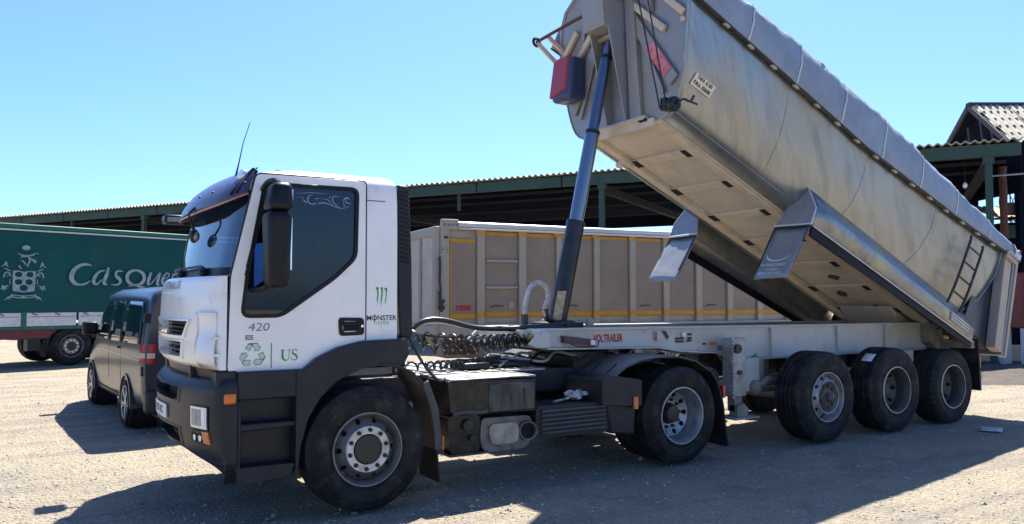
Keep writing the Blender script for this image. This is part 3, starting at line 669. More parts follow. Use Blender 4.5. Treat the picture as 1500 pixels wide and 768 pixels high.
fill.build('recycling_fill', 'ink_lightgreen', near_door, smooth=0); MATS['ink_lightgreen'].node_tree.nodes['Principled BSDF'].inputs['Base Color'].default_value = (.5, .6, .52, 1)
m.build('recycling_symbol', 'ink_green', near_door, smooth=0)
m = MB().stroke([(0, -.1), (0, .1)], .008, S(-.782, 1.32)).build('sticker_line', 'ink_green', near_door, smooth=0)
f = S(-.645, 1.32, .00056)
u = MB().stroke([(-115,72),(-55,72)], 10, f).stroke([(-85,70),(-86,0),(-82,-40),(-65,-66),(-40,-76),(-15,-70),(0,-55),(8,-25),(10,70)], [30,30,30,26,18,10,9,8,8], f).stroke([(-15,72),(32,72)], 10, f)
u.stroke([(120,45),(118,68),(95,76),(70,70),(56,50),(60,25),(85,6),(112,-14),(122,-38),(112,-62),(88,-76),(60,-72),(45,-60),(42,-35)], [8,9,10,12,17,24,28,28,24,16,11,11,10,8], f).build('sticker_lettering', 'ink_green', near_door, smooth=0)
# claw mark and lettering on the panel behind the door
f = lambda x, y: (.15+(x-277)*.0005, -1.1515, 1.785-(y-297)*.0005)
claws = [[(165,145),(190,125),(235,130),(232,150),(222,172),(232,250),(216,330),(219,432),(206,385),(196,322),(207,250),(196,172),(188,150)],
         [(250,138),(275,132),(302,120),(308,190),(303,270),(287,340),(280,472),(270,402),(264,340),(278,270),(276,180),(270,152)],
         [(322,158),(350,138),(375,132),(390,160),(382,220),(374,290),(366,360),(344,427),(345,370),(360,300),(362,220),(356,172),(340,162)]]
m = MB()
for L in claws: m.flat(L, f)
m.build('claw_mark', 'ink_green', truck, smooth=0)
g = lambda x0, z0: (lambda x, y: (x0+x, -1.1515, z0+y))
txt('sticker_lettering', 'MONSTER', .060, g(.155, 1.605), 'ink_black', truck, sx=1.0, bold=.0012)
txt('sticker_lettering', 'GREEN', .036, g(.155, 1.562), 'ink_green', truck, space=1.3)
MB().stroke([(-.0,-.032),(.0,.034)], .008, g(.092, 1.606)).build('sticker_lettering', 'ink_black', truck, smooth=0)
# white scroll decal along the top of the door glass
f = lambda x, y: (-.60 + (x)*.00043, -1.1475, 2.655-(y-60)*.00043)
sw = MB()
sw.stroke([(0,105),(90,108),(180,98),(260,82),(380,78),(520,84),(660,95)], [4,6,8,9,8,6,2], f)
sw.stroke([(330,105),(270,140),(232,200),(245,265),(300,300),(360,297),(392,280),(380,262)], [5,12,18,18,14,12,12,8], f)
sw.stroke([(135,170),(150,230),(185,262),(215,275)], [5,10,20,8], f).stroke([(0,180),(70,182),(130,185)], [4,5,2], f)
sw.stroke([(440,300),(460,275),(530,262),(610,272),(700,300),(800,330),(900,348),(1000,352)], [8,16,16,14,13,12,9,3], f)
sw.stroke([(370,198),(410,188),(460,182)], [4,14,4], f).stroke([(470,185),(560,185),(640,205),(680,250),(720,290)], [3,7,12,10,5], f)
sw.stroke([(860,130),(800,118),(740,130),(720,180),(740,235),(790,285),(850,325)], [5,9,12,16,16,14,6], f).stroke([(640,160),(670,145),(690,125)], [4,12,4], f)
sw.stroke([(930,190),(960,170),(985,140),(1030,135),(1060,160)], [10,20,22,24,12], f).stroke([(985,190),(1010,230),(1060,240),(1100,250)], [16,18,14,8], f).stroke([(940,210),(950,260),(985,285)], [8,10,6], f)
sw.build('window_decal', 'ink_lightblue', near_door, smooth=0)
txt('window_decal', 'IVECO', .016, lambda x, y: (-.168+x, -1.1475, 2.546+y), 'ink_lightblue', near_door, sx=1.2)

# running gear
for y in (-.42, .42):
    MB().box(-.95, 4.55, y-.04, y+.04, .78, 1.02).build('frame_rail', 'frame_dark', truck, bevel=.01)
for x in (-.9, .75, 1.7, 2.6, 4.2, 4.5): MB().box(x-.05, x+.05, -.38, .38, .8, 1.0).build('cross_member', 'frame_dark', truck)
MB().box(-.5, .62, -.35, .35, .55, 1.12).build('engine', 'frame_dark', truck, bevel=.05)
MB().box(-.06, .06, -.95, .95, .42, .54).build('front_axle', 'frame_dark', truck, bevel=.02)
MB().cyl((3.57,-1.0,.53), (3.57,1.0,.53), .085).ball((3.57,.0,.54), (.24,.22,.24), 16, 12).cyl((.6,0,.78),(3.4,0,.60),.06).build('drive_axle', 'frame_dark', truck)
for y in (-.55, .55): MB().box(2.9, 4.2, y-.05, y+.05, .56, .64).cyl((4.05,y,.62),(4.05,y,.9),.13).cyl((3.15,y,.62),(3.15,y,.9),.13).build('air_suspension', 'frame_dark', truck)
make_wheel(truck, (0,-1.25,.52), 'front', sep=True)
make_wheel(truck, (0,1.25,.52), 'front', flip=True)
make_wheel(truck, (3.57,-1.235,.52), 'drive', w=.27, sep=True)
make_wheel(truck, (3.57,-.92,.52), 'drive', w=.27)
make_wheel(truck, (3.57,1.235,.52), 'drive', w=.27, flip=True)
make_wheel(truck, (3.57,.92,.52), 'drive', w=.27, flip=True)
# deck behind the cab
MB().box(.78, 2.15, -.72, .72, 1.035, 1.055).build('deck_plate', 'deck_alu', truck, bevel=.004)
for k in range(7): MB().box(.85+.19*k, .87+.19*k, -.7, .7, 1.056, 1.066).build('deck_rib', 'deck_alu', truck)
# near side: battery box, lower tank, silencer with outlet, ribbed side guard
bx = MB().prism([(.78,1.03),(1.72,1.01),(1.72,.70),(1.15,.715),(1.15,.735),(.80,.75)], -1.19, -.55).build('battery_box', 'greasy_metal', truck, bevel=.02)
MB().box(1.20, 1.70, -1.20, -1.18, .72, .985).build('battery_cover', 'box_metal', bx, bevel=.012)
MB().box(1.575, 1.60, -1.21, -1.19, .80, .93).build('cover_latch', 'frame_dark', bx, bevel=.006)
MB().box(.80, 1.72, -1.195, -.55, 1.028, 1.045).build('battery_lid', 'deck_alu', bx, bevel=.008)
MB().tube([(.83,-1.19,.735),(.95,-1.2,.745),(1.10,-1.2,.735),(1.18,-1.2,.74)], .02, 6).build('chain_strap', 'rim_dull', bx)
MB().prism(roundpoly([(.80,.71),(1.14,.71),(1.14,.36),(.84,.36)], .05), -1.13, -.6).build('air_tank_box', 'greasy_metal', truck, bevel=.02)
MB().cyl((1.0,-1.17,.62), (1.0,-1.13,.62), .05).cyl((1.05,-1.17,.5),(1.05,-1.13,.5),.03).build('air_valve', 'frame_dark', truck, bevel=.004)
MB().box(.82, 1.22, -1.16, -.62, .345, .365).build('tank_bracket', 'box_metal', truck)
ex = MB().prism(roundpoly([(1.16,.665),(1.70,.655),(1.73,.56),(1.71,.40),(1.62,.345),(1.20,.345),(1.15,.45)], .06), -1.12, -.55).build('exhaust_silencer', 'exhaust', truck, bevel=.05, seg=3)
MB().prism(roundpoly([(1.23,.61),(1.56,.605),(1.56,.41),(1.25,.41)], .07), -1.145, -1.11).build('heat_shield', 'exhaust_bright', ex, bevel=.02)
o_ = MB().lathe([(.075,-.05),(.088,-.06),(.095,-.05),(.095,.12),(.075,.12)], 24, close=True).build('exhaust_outlet', 'exhaust', ex); o_.location = (1.665,-1.12,.515); o_.rotation_euler = (0,0,R(-18))
MB().cyl((1.675,-1.13,.515),(1.67,-1.05,.515),.074,n=20).build('outlet_hole', 'hole_black', ex)
rb = MB().prism(roundpoly([(1.74,.735),(2.62,.725),(2.66,.65),(2.64,.44),(2.55,.415),(1.74,.43)], .05), -1.16, -.75).build('side_guard', 'dark_plastic', truck, bevel=.02)
for k in range(6): MB().box(1.80, 2.58, -1.185, -1.15, .465+.042*k, .488+.042*k).build('guard_rib', 'mudguard_plastic', rb, bevel=.006)
MB().cyl((1.76,-.95,.90),(1.80,-.95,.90),.04).cyl((1.72,-.95,.90),(1.79,-.95,.90),.025).build('coupling_knob', 'rim_steel', truck)
# drive mudguards
for sg in (-1, 1):
    yy = sorted((sg*1.235, sg*.60))
    P = [(2.66,.985),(2.80,1.075),(3.0,1.135),(3.25,1.16),(3.55,1.155),(3.80,1.10),(4.0,.99)]; Q = [(x, z-.022) for x, z in P]
    mg = MB().prism(P + Q[::-1], *yy).build('drive_mudguard', 'mudguard_plastic', truck, bevel=.008)
    for y in (.32, .72): MB().bar((2.68, sg*(.6+y*.635), .995), (2.82, sg*(.6+y*.635), 1.085), .02, .02).build('guard_clip', 'ink_black', mg)
    MB().prism(roundpoly([(2.50,.965),(2.68,.985),(3.02,.93),(3.02,.66),(2.50,.70)], .03), *sorted((sg*1.225, sg*.62))).build('guard_front_box', 'dark_plastic', truck, bevel=.02)
    MB().prism([(2.60,.70),(2.98,.67),(2.96,.36),(2.64,.40)], *sorted((sg*1.18, sg*.64))).build('guard_front_flap', 'dark_plastic', truck, bevel=.02)
    MB().box(2.90, 2.96, *sorted((sg*1.22, sg*1.245)), .63, .76).build('guard_reflector', 'amber', truck, bevel=.008)
    P = [(3.98,1.005),(4.10,.86),(4.17,.68),(4.21,.5)]; MB().prism(P + [(x+.02, z+.01) for x, z in P[::-1]], *sorted((sg*1.235, sg*.62))).build('guard_rear', 'dark_plastic', truck, bevel=.006)
    MB().prism([(4.20,.52),(4.225,.52),(4.285,.12),(4.265,.12)], *sorted((sg*1.23, sg*.66))).build('mud_flap', 'rubber', truck)
    MB().box(4.225, 4.26, *sorted((sg*1.10, sg*1.22)), .66, .80).build('rear_lamp', 'lamp_red', truck, bevel=.01)
# fifth wheel, hoses, coiled lines
MB().lathe([(0,1.20),(.44,1.20),(.46,1.18),(.46,1.14),(0,1.14)], 40, axis='z', c=(3.0,0,0)).box(2.7, 3.5, -.45, .45, 1.02, 1.14).build('fifth_wheel', 'greasy_metal', truck)
tr = MB().tube([(.42,-.55,1.42),(.46,-.62,1.2),(.55,-.72,1.08),(.68,-.80,1.05)], .02, 8).build('brake_hose', 'cable_black', truck)
MB().tube([(.40,-.95,1.66),(.47,-1.0,1.45),(.58,-1.08,1.2),(.70,-1.12,1.05),(.76,-1.12,1.03),(.80,-1.08,1.05)], .014, 8).build('support_cable', 'cable_black', truck)
for (a, b, rr, tn, sg_, mt) in (((.44,-.42,1.46),(2.15,-.46,1.36),.058,16,.06,'cable_black'), ((.44,-.20,1.40),(2.15,-.34,1.36),.058,18,.08,'cable_black'), ((.44,-.30,1.28),(2.15,-.4,1.33),.055,14,.05,'cable_black'), ((.5,-.6,1.14),(1.75,-.45,1.14),.035,20,.02,'cable_black')):
    MB().tube(coil(a, b, rr, tn, sg_, taper=lambda t: t**.55), .0105, 6).build('coiled_line', mt, truck)
MB().tube([(.72,-.35,1.05),(.70,-.36,1.22),(.76,-.36,1.42),(.92,-.36,1.545),(1.15,-.36,1.555),(1.5,-.36,1.475),(1.85,-.36,1.455),(2.15,-.36,1.46)], .028, 10).build('hydraulic_hose', 'cable_black', truck)
MB().tube([(.74,-.28,1.05),(.74,-.28,1.25),(.80,-.28,1.42),(.98,-.28,1.53),(1.2,-.28,1.53),(1.6,-.28,1.46),(2.15,-.30,1.45)], .02, 8).build('hydraulic_hose', 'cable_grey', truck)
for k in range(5):
    a = Vector((.9+.2*k, -.55+.2*random.random(), 1.075)); MB().tube([a, a+Vector((.25,.12,.07)), a+Vector((.55,.0,.03)), a+Vector((.85,.2,.11)), a+Vector((1.1,.1,.05))], .012+.006*random.random(), 6).build('air_line', 'cable_black' if k % 2 else 'cable_grey', truck)
MB().box(1.25, 1.55, -.62, -.3, 1.06, 1.13).build('valve_block', 'greasy_metal', truck, bevel=.015)
MB().box(1.75, 2.1, -.5, -.1, 1.06, 1.12).build('valve_block', 'greasy_metal', truck, bevel=.015)
# ------------------------------------------------------------------ tipper semi-trailer with its hopper raised
TX = 7.4
trail = thing('tipper_trailer', 'grey half-pipe tipper trailer with its hopper raised on a ram behind the white truck', 'trailer', (TX, 0, 0))
WT = lambda p: (p[0]-TX, p[1], p[2])
TB = lambda: MB(WT)
AL = R(24.5); CA, SA = math.cos(AL), math.sin(AL)
def Bp(u, y, w): return (3.80 + u*CA + w*SA, y, 3.875 - u*SA + w*CA)
HB = lambda: MB(lambda p: WT(Bp(*p)))            # shapes given in the hopper's own frame: u to the rear, y, w up

# chassis
prof = [(2.24,1.44),(9.45,1.40),(9.45,1.02),(5.45,1.02),(5.05,1.05),(4.82,1.115),(4.12,1.165),(3.80,1.215),(2.24,1.25)]
for sg in (-1, 1):
    b = TB().prism(prof, *sorted((sg*.555, sg*.585))).build('chassis_beam', 'chassis_white', trail, bevel=.004)
    TB().prism([(2.2,1.455),(9.5,1.412),(9.5,1.392),(2.2,1.435)], *sorted((sg*.49, sg*.64))).build('top_flange', 'chassis_white', b, bevel=.003)
    low = [(x, z) for x, z in prof[2:]]
    TB().prism(low + [(x, z-.018) for x, z in low[::-1]], *sorted((sg*.50, sg*.64))).build('bottom_flange', 'chassis_white', b, bevel=.003)
    for x in (5.75, 7.1, 8.2): TB().box(x-.008, x+.008, *sorted((sg*.585, sg*.63)), 1.03, 1.395).build('web_stiffener', 'chassis_white', b)
for x in (2.30, 3.4, 4.4, 5.2, 6.6, 8.1, 9.3): TB().box(x-.05, x+.05, -.552, .552, 1.12 if x > 4 else 1.27, 1.38).build('cross_member', 'chassis_dirty', trail)
TB().box(2.2, 4.2, -.5, .5, 1.215, 1.235).build('coupling_plate', 'frame_dark', trail)
TB().box(2.12, 2.24, -.66, .66, 1.25, 1.45).build('front_beam', 'chassis_white', trail, bevel=.02)
TB().prism([(1.98,1.30),(2.12,1.42),(2.24,1.42),(2.24,1.26),(2.05,1.26)], -.68, -.64).build('gusset', 'chassis_white', trail, bevel=.006)
TB().prism([(1.98,1.30),(2.12,1.42),(2.24,1.42),(2.24,1.26),(2.05,1.26)], .64, .68).build('gusset', 'chassis_white', trail, bevel=.006)
bd = TB().prism([(2.44,1.375),(2.86,1.325),(2.86,1.255),(2.44,1.30)], -.655, -.592).build('marker_board', 'brown_board', trail, bevel=.004)
TB().prism([(2.79,1.325),(2.85,1.318),(2.85,1.265),(2.79,1.27)], -.665, -.656).build('marker_lamp', 'lamp_white', bd, bevel=.004)
TB().tube([(2.5,-.66,1.30),(2.6,-.665,1.262),(2.75,-.665,1.25),(2.88,-.665,1.258),(2.9,-.65,1.31)], .006, 5).build('marker_wire', 'cable_black', bd)
txt('maker_lettering', 'VOLTRAILER', .118, lambda x, y: (3.09+x-TX, -.5865, 1.328+y), 'ink_red', trail, sx=.62, bold=.006)
sgn = TB().prism([(3.76,1.40),(3.95,1.405),(4.0,1.31),(3.93,1.27),(3.76,1.28)], -.60, -.588).build('hazard_plate', 'chassis_white', trail, bevel=.003)
TB().prism([(3.87,1.395),(3.94,1.395),(3.985,1.32),(3.95,1.295)], -.606, -.601).build('plate_mark', 'shed_green', sgn)
TB().prism([(3.77,1.385),(3.80,1.385),(3.80,1.29),(3.77,1.29)], -.606, -.601).build('plate_mark', 'ink_red', sgn)
for i, (x, z) in enumerate(((4.13,1.30),(4.13,1.265),(4.20,1.30),(4.20,1.265),(4.33,1.345),(4.33,1.30),(4.32,1.27))): TB().box(x-.03, x+.03, -.605, -.588, z-.012, z+.012).build('socket', 'ink_black', trail, bevel=.004)
TB().cyl((4.22,-.615,1.345),(4.22,-.588,1.345),.03,n=16).build('gauge', 'plate_white', trail, bevel=.004)
TB().box(4.66,4.77,-.61,-.588,1.21,1.25).build('side_marker', 'amber', trail, bevel=.008)
TB().box(4.55,4.60,-.60,-.588,1.215,1.235).build('bolt_plate', 'ink_black', trail)
# landing legs
for sg in (-1, 1):
    yy = lambda a, b: sorted((sg*a, sg*b))
    lg = TB().box(4.74, 4.99, *yy(.72, .87), .60, 1.30).build('landing_leg', 'leg_metal', trail, bevel=.01)
    TB().box(4.735, 4.765, *yy(.87, .885), .58, 1.31).build('leg_flange', 'leg_metal', lg)
    for k in range(16): TB().box(4.738, 4.752, *yy(.885, .888), .62+.042*k, .64+.042*k).build('leg_hole', 'hole_black', lg)
    TB().box(4.84, 4.90, *yy(.87, .90), .86, .91).build('leg_stop', 'frame_dark', lg, bevel=.01)
    TB().cyl((4.83, sg*.87, 1.17),(4.83, sg*.905, 1.17),.055,n=18).build('gear_cap', 'frame_dark', lg)
    TB().box(4.80, 4.93, *yy(.74, .85), .42, .60).build('inner_leg', 'chassis_dirty', lg)
    TB().prism([(4.80,.50),(4.92,.52),(5.0,.44),(4.97,.36),(4.80,.36)], *yy(.76, .90)).build('foot_bracket', 'chassis_dirty', lg, bevel=.01)
    TB().box(4.70, 5.12, *yy(.66, .96), .335, .36).build('foot_plate', 'leg_metal', lg, bevel=.006)
    TB().bar((4.86, sg*.72, .75), (5.5, sg*.56, 1.05), .06, .06).build('leg_brace', 'chassis_dirty', lg)
TB().cyl((4.83,-.72,1.17),(4.83,.72,1.17),.03).build('leg_shaft', 'chassis_dirty', trail)
TB().cyl((5.15,-.15,.72),(5.15,.5,.72),.16,n=20).build('air_tank', 'leg_metal', trail, bevel=.03)
TB().box(5.02, 5.42, -.70, -.56, .62, 1.03).build('hanger_bracket', 'chassis_white', trail, bevel=.01)
TB().tube([(5.3,-.66,.72),(5.42,-.7,.70),(5.55,-.72,.75),(5.66,-.7,.72)], .05, 10).ball((5.32,-.72,.66), (.09,.06,.10), 12, 8).build('brake_chamber', 'chassis_dirty', trail)
for i in range(3):
    a = random.random()*.2
    TB().tube([(3.2+.45*i,-.45,1.22),(3.35+.45*i,-.48,1.13+a*.2),(3.5+.45*i,-.45,1.14),(3.6+.45*i,-.45,1.21)], .011, 6).build('air_line', 'cable_grey', trail)
# axles and wheels
for x in (5.99, 7.43, 8.80):
    TB().cyl((x,-.95,.54),(x,.95,.54),.075).build('axle', 'chassis_dirty', trail)
    for sg in (-1, 1):
        TB().prism([(x-.62,1.02),(x-.42,1.02),(x-.40,.62),(x-.52,.55),(x-.60,.62)], *sorted((sg*.50, sg*.64))).build('spring_hanger', 'chassis_dirty', trail, bevel=.01)
        TB().bar((x-.5, sg*.57, .6), (x+.45, sg*.57, .64), .1, .05).build('trailing_arm', 'chassis_dirty', trail)
        TB().cyl((x+.42, sg*.57, .64),(x+.42, sg*.57, 1.0),.13,n=18).build('air_bag', 'rubber', trail)
def tw(*a, **k): e = make_wheel(trail, *a, **k); e.location.x -= TX; return e
tw((5.99,-1.26,.56), 'trailer', r=.555, w=.37, ribs=5, sep=True)
tw((7.43,-1.26,.56), 'deep', r=.555, w=.37, ribs=5, sep=True)
tw((8.80,-1.25,.525), 'deep', r=.525, w=.37, lug=1, ribs=4, sep=True)
for x, r in ((5.99,.555), (7.43,.555), (8.80,.525)): tw((x,1.25,r), 'deep', r=r, w=.37, ribs=5, flip=True)
TB().grid([[(7.43+.5615*math.cos(R(a)), y, .56+.5615*math.sin(R(a))) for y in (-1.17,-1.10,-1.02)] for a in (121,124,127,130,133,136)]).build('tyre_sticker', 'lamp_white', trail, solid=.003)
# hinge, rear bumper bar, rear mudguard plate
for sg in (-1, 1):
    TB().prism([(9.15,1.42),(9.5,1.42),(9.5,1.1),(9.35,1.0),(9.15,1.12)], *sorted((sg*.56, sg*.74))).cyl((9.36, sg*.52,1.27),(9.36, sg*.82,1.27),.07).build('tipping_hinge', 'chassis_dirty', trail, bevel=.01)
    TB().cyl((9.36, sg*.82,1.27),(9.36, sg*.86,1.27),.05).build('hinge_pin', 'rust', trail)
    TB().prism([(9.50,1.18),(9.54,1.18),(9.58,.42),(9.54,.42)], *sorted((sg*.82, sg*1.24))).build('rear_mud_flap', 'rubber', trail)
    TB().box(9.62, 9.66, *sorted((sg*1.08, sg*1.2)), .74, .93).build('rear_lamp', 'amber', trail, bevel=.01)
TB().box(9.56, 9.66, -1.22, 1.22, .58, .70).build('rear_bumper_bar', 'chassis_white', trail, bevel=.01)
TB().box(9.40, 9.52, -1.2, 1.2, 1.04, 1.16).build('rear_cross_beam', 'chassis_dirty', trail, bevel=.01)

# ---- hopper
SEC = [(.60,0),(.68,.004),(.78,.018),(.88,.05),(.95,.105),(1.0,.17),(1.05,.27),(1.09,.38),(1.12,.48),(1.155,.65),(1.185,.85),(1.205,1.0),(1.22,1.10),(1.23,1.2)]
ext = lambda u: interp(u, [(0,0),(2.9,0),(5.0,.14),(6.3,.26),(7,.32)])
def rear_u(w): return interp(w, [(0,6.05),(.26,6.13),(.49,6.33),(.87,6.50),(1.3,6.46)])
def side_pt(k, j, sg, off=0.):
    y, w = SEC[j]; u = lerp(-.5*w, rear_u(w), k); w2 = w + ext(u)*(w/1.2)
    dn = (.010*noise.noise(Vector((u*1.1, w*1.7, 3.3*sg))) + .004*noise.noise(Vector((u*3.7, w*4, 8.3*sg))))*min(1, k*8, (1-k)*20) if w > .1 else 0
    return (u, sg*(y+off+dn), w2)
hop = part('hopper', trail)
for sg in (-1, 1):
    HB().grid([[side_pt(k/60, j, sg) for j in range(len(SEC))] for k in range(61)]).build('side_sheet', 'hopper_metal', hop, solid=.012, smooth=40)
    for kk in (.26, .50, .74): HB().tube([side_pt(kk, j, sg, .001) for j in range(4, len(SEC))], .003, 5).build('weld_seam', 'hopper_metal', hop)
    HB().tube([side_pt(0, j, sg, .004) for j in range(len(SEC))], .014, 6).build('front_rim', 'hopper_metal', hop)
    HB().tube([side_pt(1, j, sg, .004) for j in range(len(SEC))], .014, 6).build('rear_rim', 'hopper_metal', hop)
    HB().tube([(u, sg*1.245, 1.2+ext(u)) for u in [-.62+7.4*i/30 for i in range(31)]], .035, 8).build('top_rail', 'hopper_metal', hop)
    # floor beam with folded lower edge
    HB().prism([(0,.032),(7.0,.032),(7.0,-.03),(0,-.03)], *sorted((sg*.52, sg*.64))).build('floor_beam', 'beam_dusty', hop, bevel=.004)
    HB().prism([(.0,.012),(7.0,.012),(7.0,-.005),(.0,-.005)], *sorted((sg*.64, sg*.69))).build('beam_edge', 'beam_dusty', hop)
    # flat plate and post that square off the rear end
    HB().prism([(6.06,.02),(6.98,.02),(6.70,1.42),(6.30,1.44)], *sorted((sg*1.10, sg*1.115))).build('rear_side_plate', 'plate_dark', hop)
    HB().prism([(6.76,-.03),(6.96,-.03),(6.70,1.60),(6.50,1.60)], *sorted((sg*1.12, sg*1.265))).build('rear_post', 'box_grey', hop, bevel=.01)
    HB().prism([(6.48,1.36),(6.80,1.36),(6.78,1.48),(6.50,1.48)], *sorted((sg*1.27, sg*1.32))).build('hinge_plate', 'box_grey', hop, bevel=.01)
    for k in range(4): HB().cyl((6.55+.07*k, sg*1.32, 1.42),(6.55+.07*k, sg*1.335, 1.42),.014,n=8).build('hinge_bolt', 'chassis_dirty', hop)
    HB().prism([(6.35,-.06),(6.80,-.06),(6.82,.05),(6.35,.05)], *sorted((sg*.85, sg*1.10))).build('rusty_corner', 'rust', hop, bevel=.01)
# floor sheet and cross members with holes at their ends
HB().box(0, 6.95, -.53, .53, .03, .045).build('floor_sheet', 'floor_dusty', hop)
HB().box(0, 6.95, -.9, .9, .06, .07).build('inner_floor', 'hopper_metal', hop)
for i, u in enumerate((-.02, .72, 1.50, 2.28, 3.06, 3.86, 4.66, 5.46)):
    wd = .14 if i else .18
    c = HB().box(u-wd/2, u+wd/2, -.515, .515, -.012 if i else -.025, .03).build('cross_member', 'beam_dusty', hop, bevel=.008)
    for y in (-.47, .47):
        HB().box(u-.075, u+.075, y-.065, y+.065, -.030 if not i else -.018, -.010).build('end_hole', 'hole_black', c, smooth=0)
HB().cyl((.60,.60,-.05),(.60,.72,-.05),.045,n=14).box(.52,.70,.50,.62,-.06,0).build('lock_roller', 'beam_dusty', hop, bevel=.005)
for (u, y, a, b) in ((4.35,-.1,.22,.04), (4.95,.15,.25,.05), (5.5,-.15,.28,.06)): HB().prism([(u+a*.5*math.cos(q)*random.uniform(.6,1.1), y+.10*math.sin(q)*random.uniform(.4,1.2)) for q in [2*math.pi*k/11 for k in range(11)]], .02, .029, 'z').build('rusty_patch', 'rust', hop, smooth=0)
HB().prism([(5.3,-.02),(6.5,-.02),(6.3,-.16),(5.6,-.16)], -.45, .45).build('hinge_box', 'floor_dusty', hop, bevel=.02)
# front wall (leans forward), braces, ram bracket
half = SEC[:-1] + [(1.23,1.2),(1.19,1.42),(1.08,1.60),(.85,1.72),(.4,1.76)]
wall = [(y, w) for y, w in half] + [(-y, w) for y, w in half[::-1]]
wp = lambda y, w, o=0.: Bp(-.5*w - o, y, w)
M = TB(); V0 = [wp(y, w, 0) for y, w in wall]; V1 = [wp(y, w, -.02) for y, w in wall]; n = len(wall)
tri = [tuple(t) for t in tessellate_polygon([[Vector((y, w, 0)) for y, w in wall]])]
M.add(V0 + V1, tri + [tuple(i+n for i in t[::-1]) for t in tri] + [(i, (i+1) % n, n+(i+1) % n, n+i) for i in range(n)]).build('front_wall', 'hopper_front', hop, smooth=20)
TB().tube([wp(y, w, .01) for y, w in wall[8:-8]], .022, 6).build('wall_rim', 'hopper_metal', hop)
zw = lambda z: (z-3.875)/1.117
fw = lambda y, z, o=0.: (3.80 - .04*zw(z) - o, y, z)
# ram bracket: two cheeks and a box head
for sg in (-1, 1):
    TB().hull8([fw(sg*.17,3.93,.02), fw(sg*.17,3.93,.10), fw(sg*.19,3.93,.10), fw(sg*.19,3.93,.02), fw(sg*.17,5.6,.02), fw(sg*.17,5.6,.42), fw(sg*.19,5.6,.42), fw(sg*.19,5.6,.02)]).build('bracket_cheek', 'hopper_front', hop, bevel=.004)
    TB().hull8([fw(sg*.22,3.92,.0), fw(sg*.22,3.92,.06), fw(sg*.42,3.92,.06), fw(sg*.42,3.92,.0), fw(sg*.22,5.65,.0), fw(sg*.22,5.65,.09), fw(sg*.36,5.65,.09), fw(sg*.36,5.65,.0)]).build('wall_channel', 'hopper_front', hop, bevel=.006)
    TB().bar(fw(sg*.30,5.16,.03), fw(sg*.97,4.26,.03), .16, .035, (1,0,0)).build('diagonal_brace', 'hopper_front', hop, bevel=.005)
    TB().bar(fw(sg*.42,4.95,.035), fw(sg*.80,4.15,.035), .05, .03, (1,0,0)).build('thin_brace', 'hopper_front', hop, bevel=.005)
    TB().bar(fw(sg*.22,5.42,.04), fw(sg*.86,4.88,.04), .08, .05, (1,0,0)).build('wall_angle', 'beam_dusty', hop, bevel=.006)
    TB().bar(fw(sg*.80,5.32,.04), fw(sg*1.17,4.98,.04), .08, .05, (1,0,0)).build('wall_angle', 'beam_dusty', hop, bevel=.006)
    TB().bar(fw(sg*.64,5.55,.04), fw(sg*.64,5.15,.04), .05, .06, (1,0,0)).build('wall_angle', 'hopper_front', hop, bevel=.006)
    TB().cyl(fw(sg*1.16,4.9,.02), fw(sg*1.16,4.9,.06), .03, n=10).build('wall_lug', 'beam_dusty', hop)
TB().hull8([fw(-.20,5.02,.0), fw(-.20,5.06,.40), fw(.20,5.06,.40), fw(.20,5.02,.0), fw(-.20,5.75,.0), fw(-.20,5.70,.44), fw(.20,5.70,.44), fw(.20,5.75,.0)]).build('ram_bracket_head', 'hopper_front', hop, bevel=.012)
TB().cyl(fw(-.16,5.0,.18), fw(.16,5.0,.18), .04).build('ram_pin', 'chassis_dirty', hop)
TB().box(3.74, 3.80, -.62, .62, 3.80, 3.90).build('front_cross_beam', 'beam_dusty', hop, bevel=.01)
sg_ = TB().bar(fw(-.605,4.75,.052), fw(-.895,4.365,.052), .155, .006, (1,0,0)).build('red_sign', 'red_sign', hop)
# extinguisher box
eb = TB().hull8([(3.42,.62,4.36),(3.72,.62,4.36),(3.72,1.03,4.36),(3.42,1.03,4.36),(3.48,.62,4.94),(3.72,.62,4.94),(3.72,1.0,4.94),(3.48,1.0,4.94)]).build('extinguisher_box', 'lamp_box_blue', hop, bevel=.07, seg=4)
TB().hull8([(3.405,.68,4.50),(3.47,.68,4.50),(3.47,1.04,4.42),(3.405,1.04,4.42),(3.465,.66,4.95),(3.53,.66,4.95),(3.53,1.01,4.95),(3.465,1.01,4.95)]).build('box_lid', 'lamp_box_red', eb, bevel=.03, seg=3)
# tarpaulin roller at the front, far end ring, frame
rl = TB().tube([Bp(-.95,1.30,1.10), Bp(-.90,.6,1.22), Bp(-.84,-.2,1.32), Bp(-.80,-.75,1.40)], .022, 8).build('roller_tube', 'rust', hop)
TB().lathe([(.05,-.03),(.075,0),(.05,.03),(.03,0)], 18, c=Bp(-.95,1.30,1.10), close=True).build('roller_ring', 'dusty_rubber', rl)
TB().bar(Bp(-.95,1.27,1.08), Bp(-.50,1.22,.95), .04, .05).bar(Bp(-.90,1.20,1.22), Bp(-.45,1.15,1.1), .04, .05).build('roller_frame', 'beam_dusty', rl)
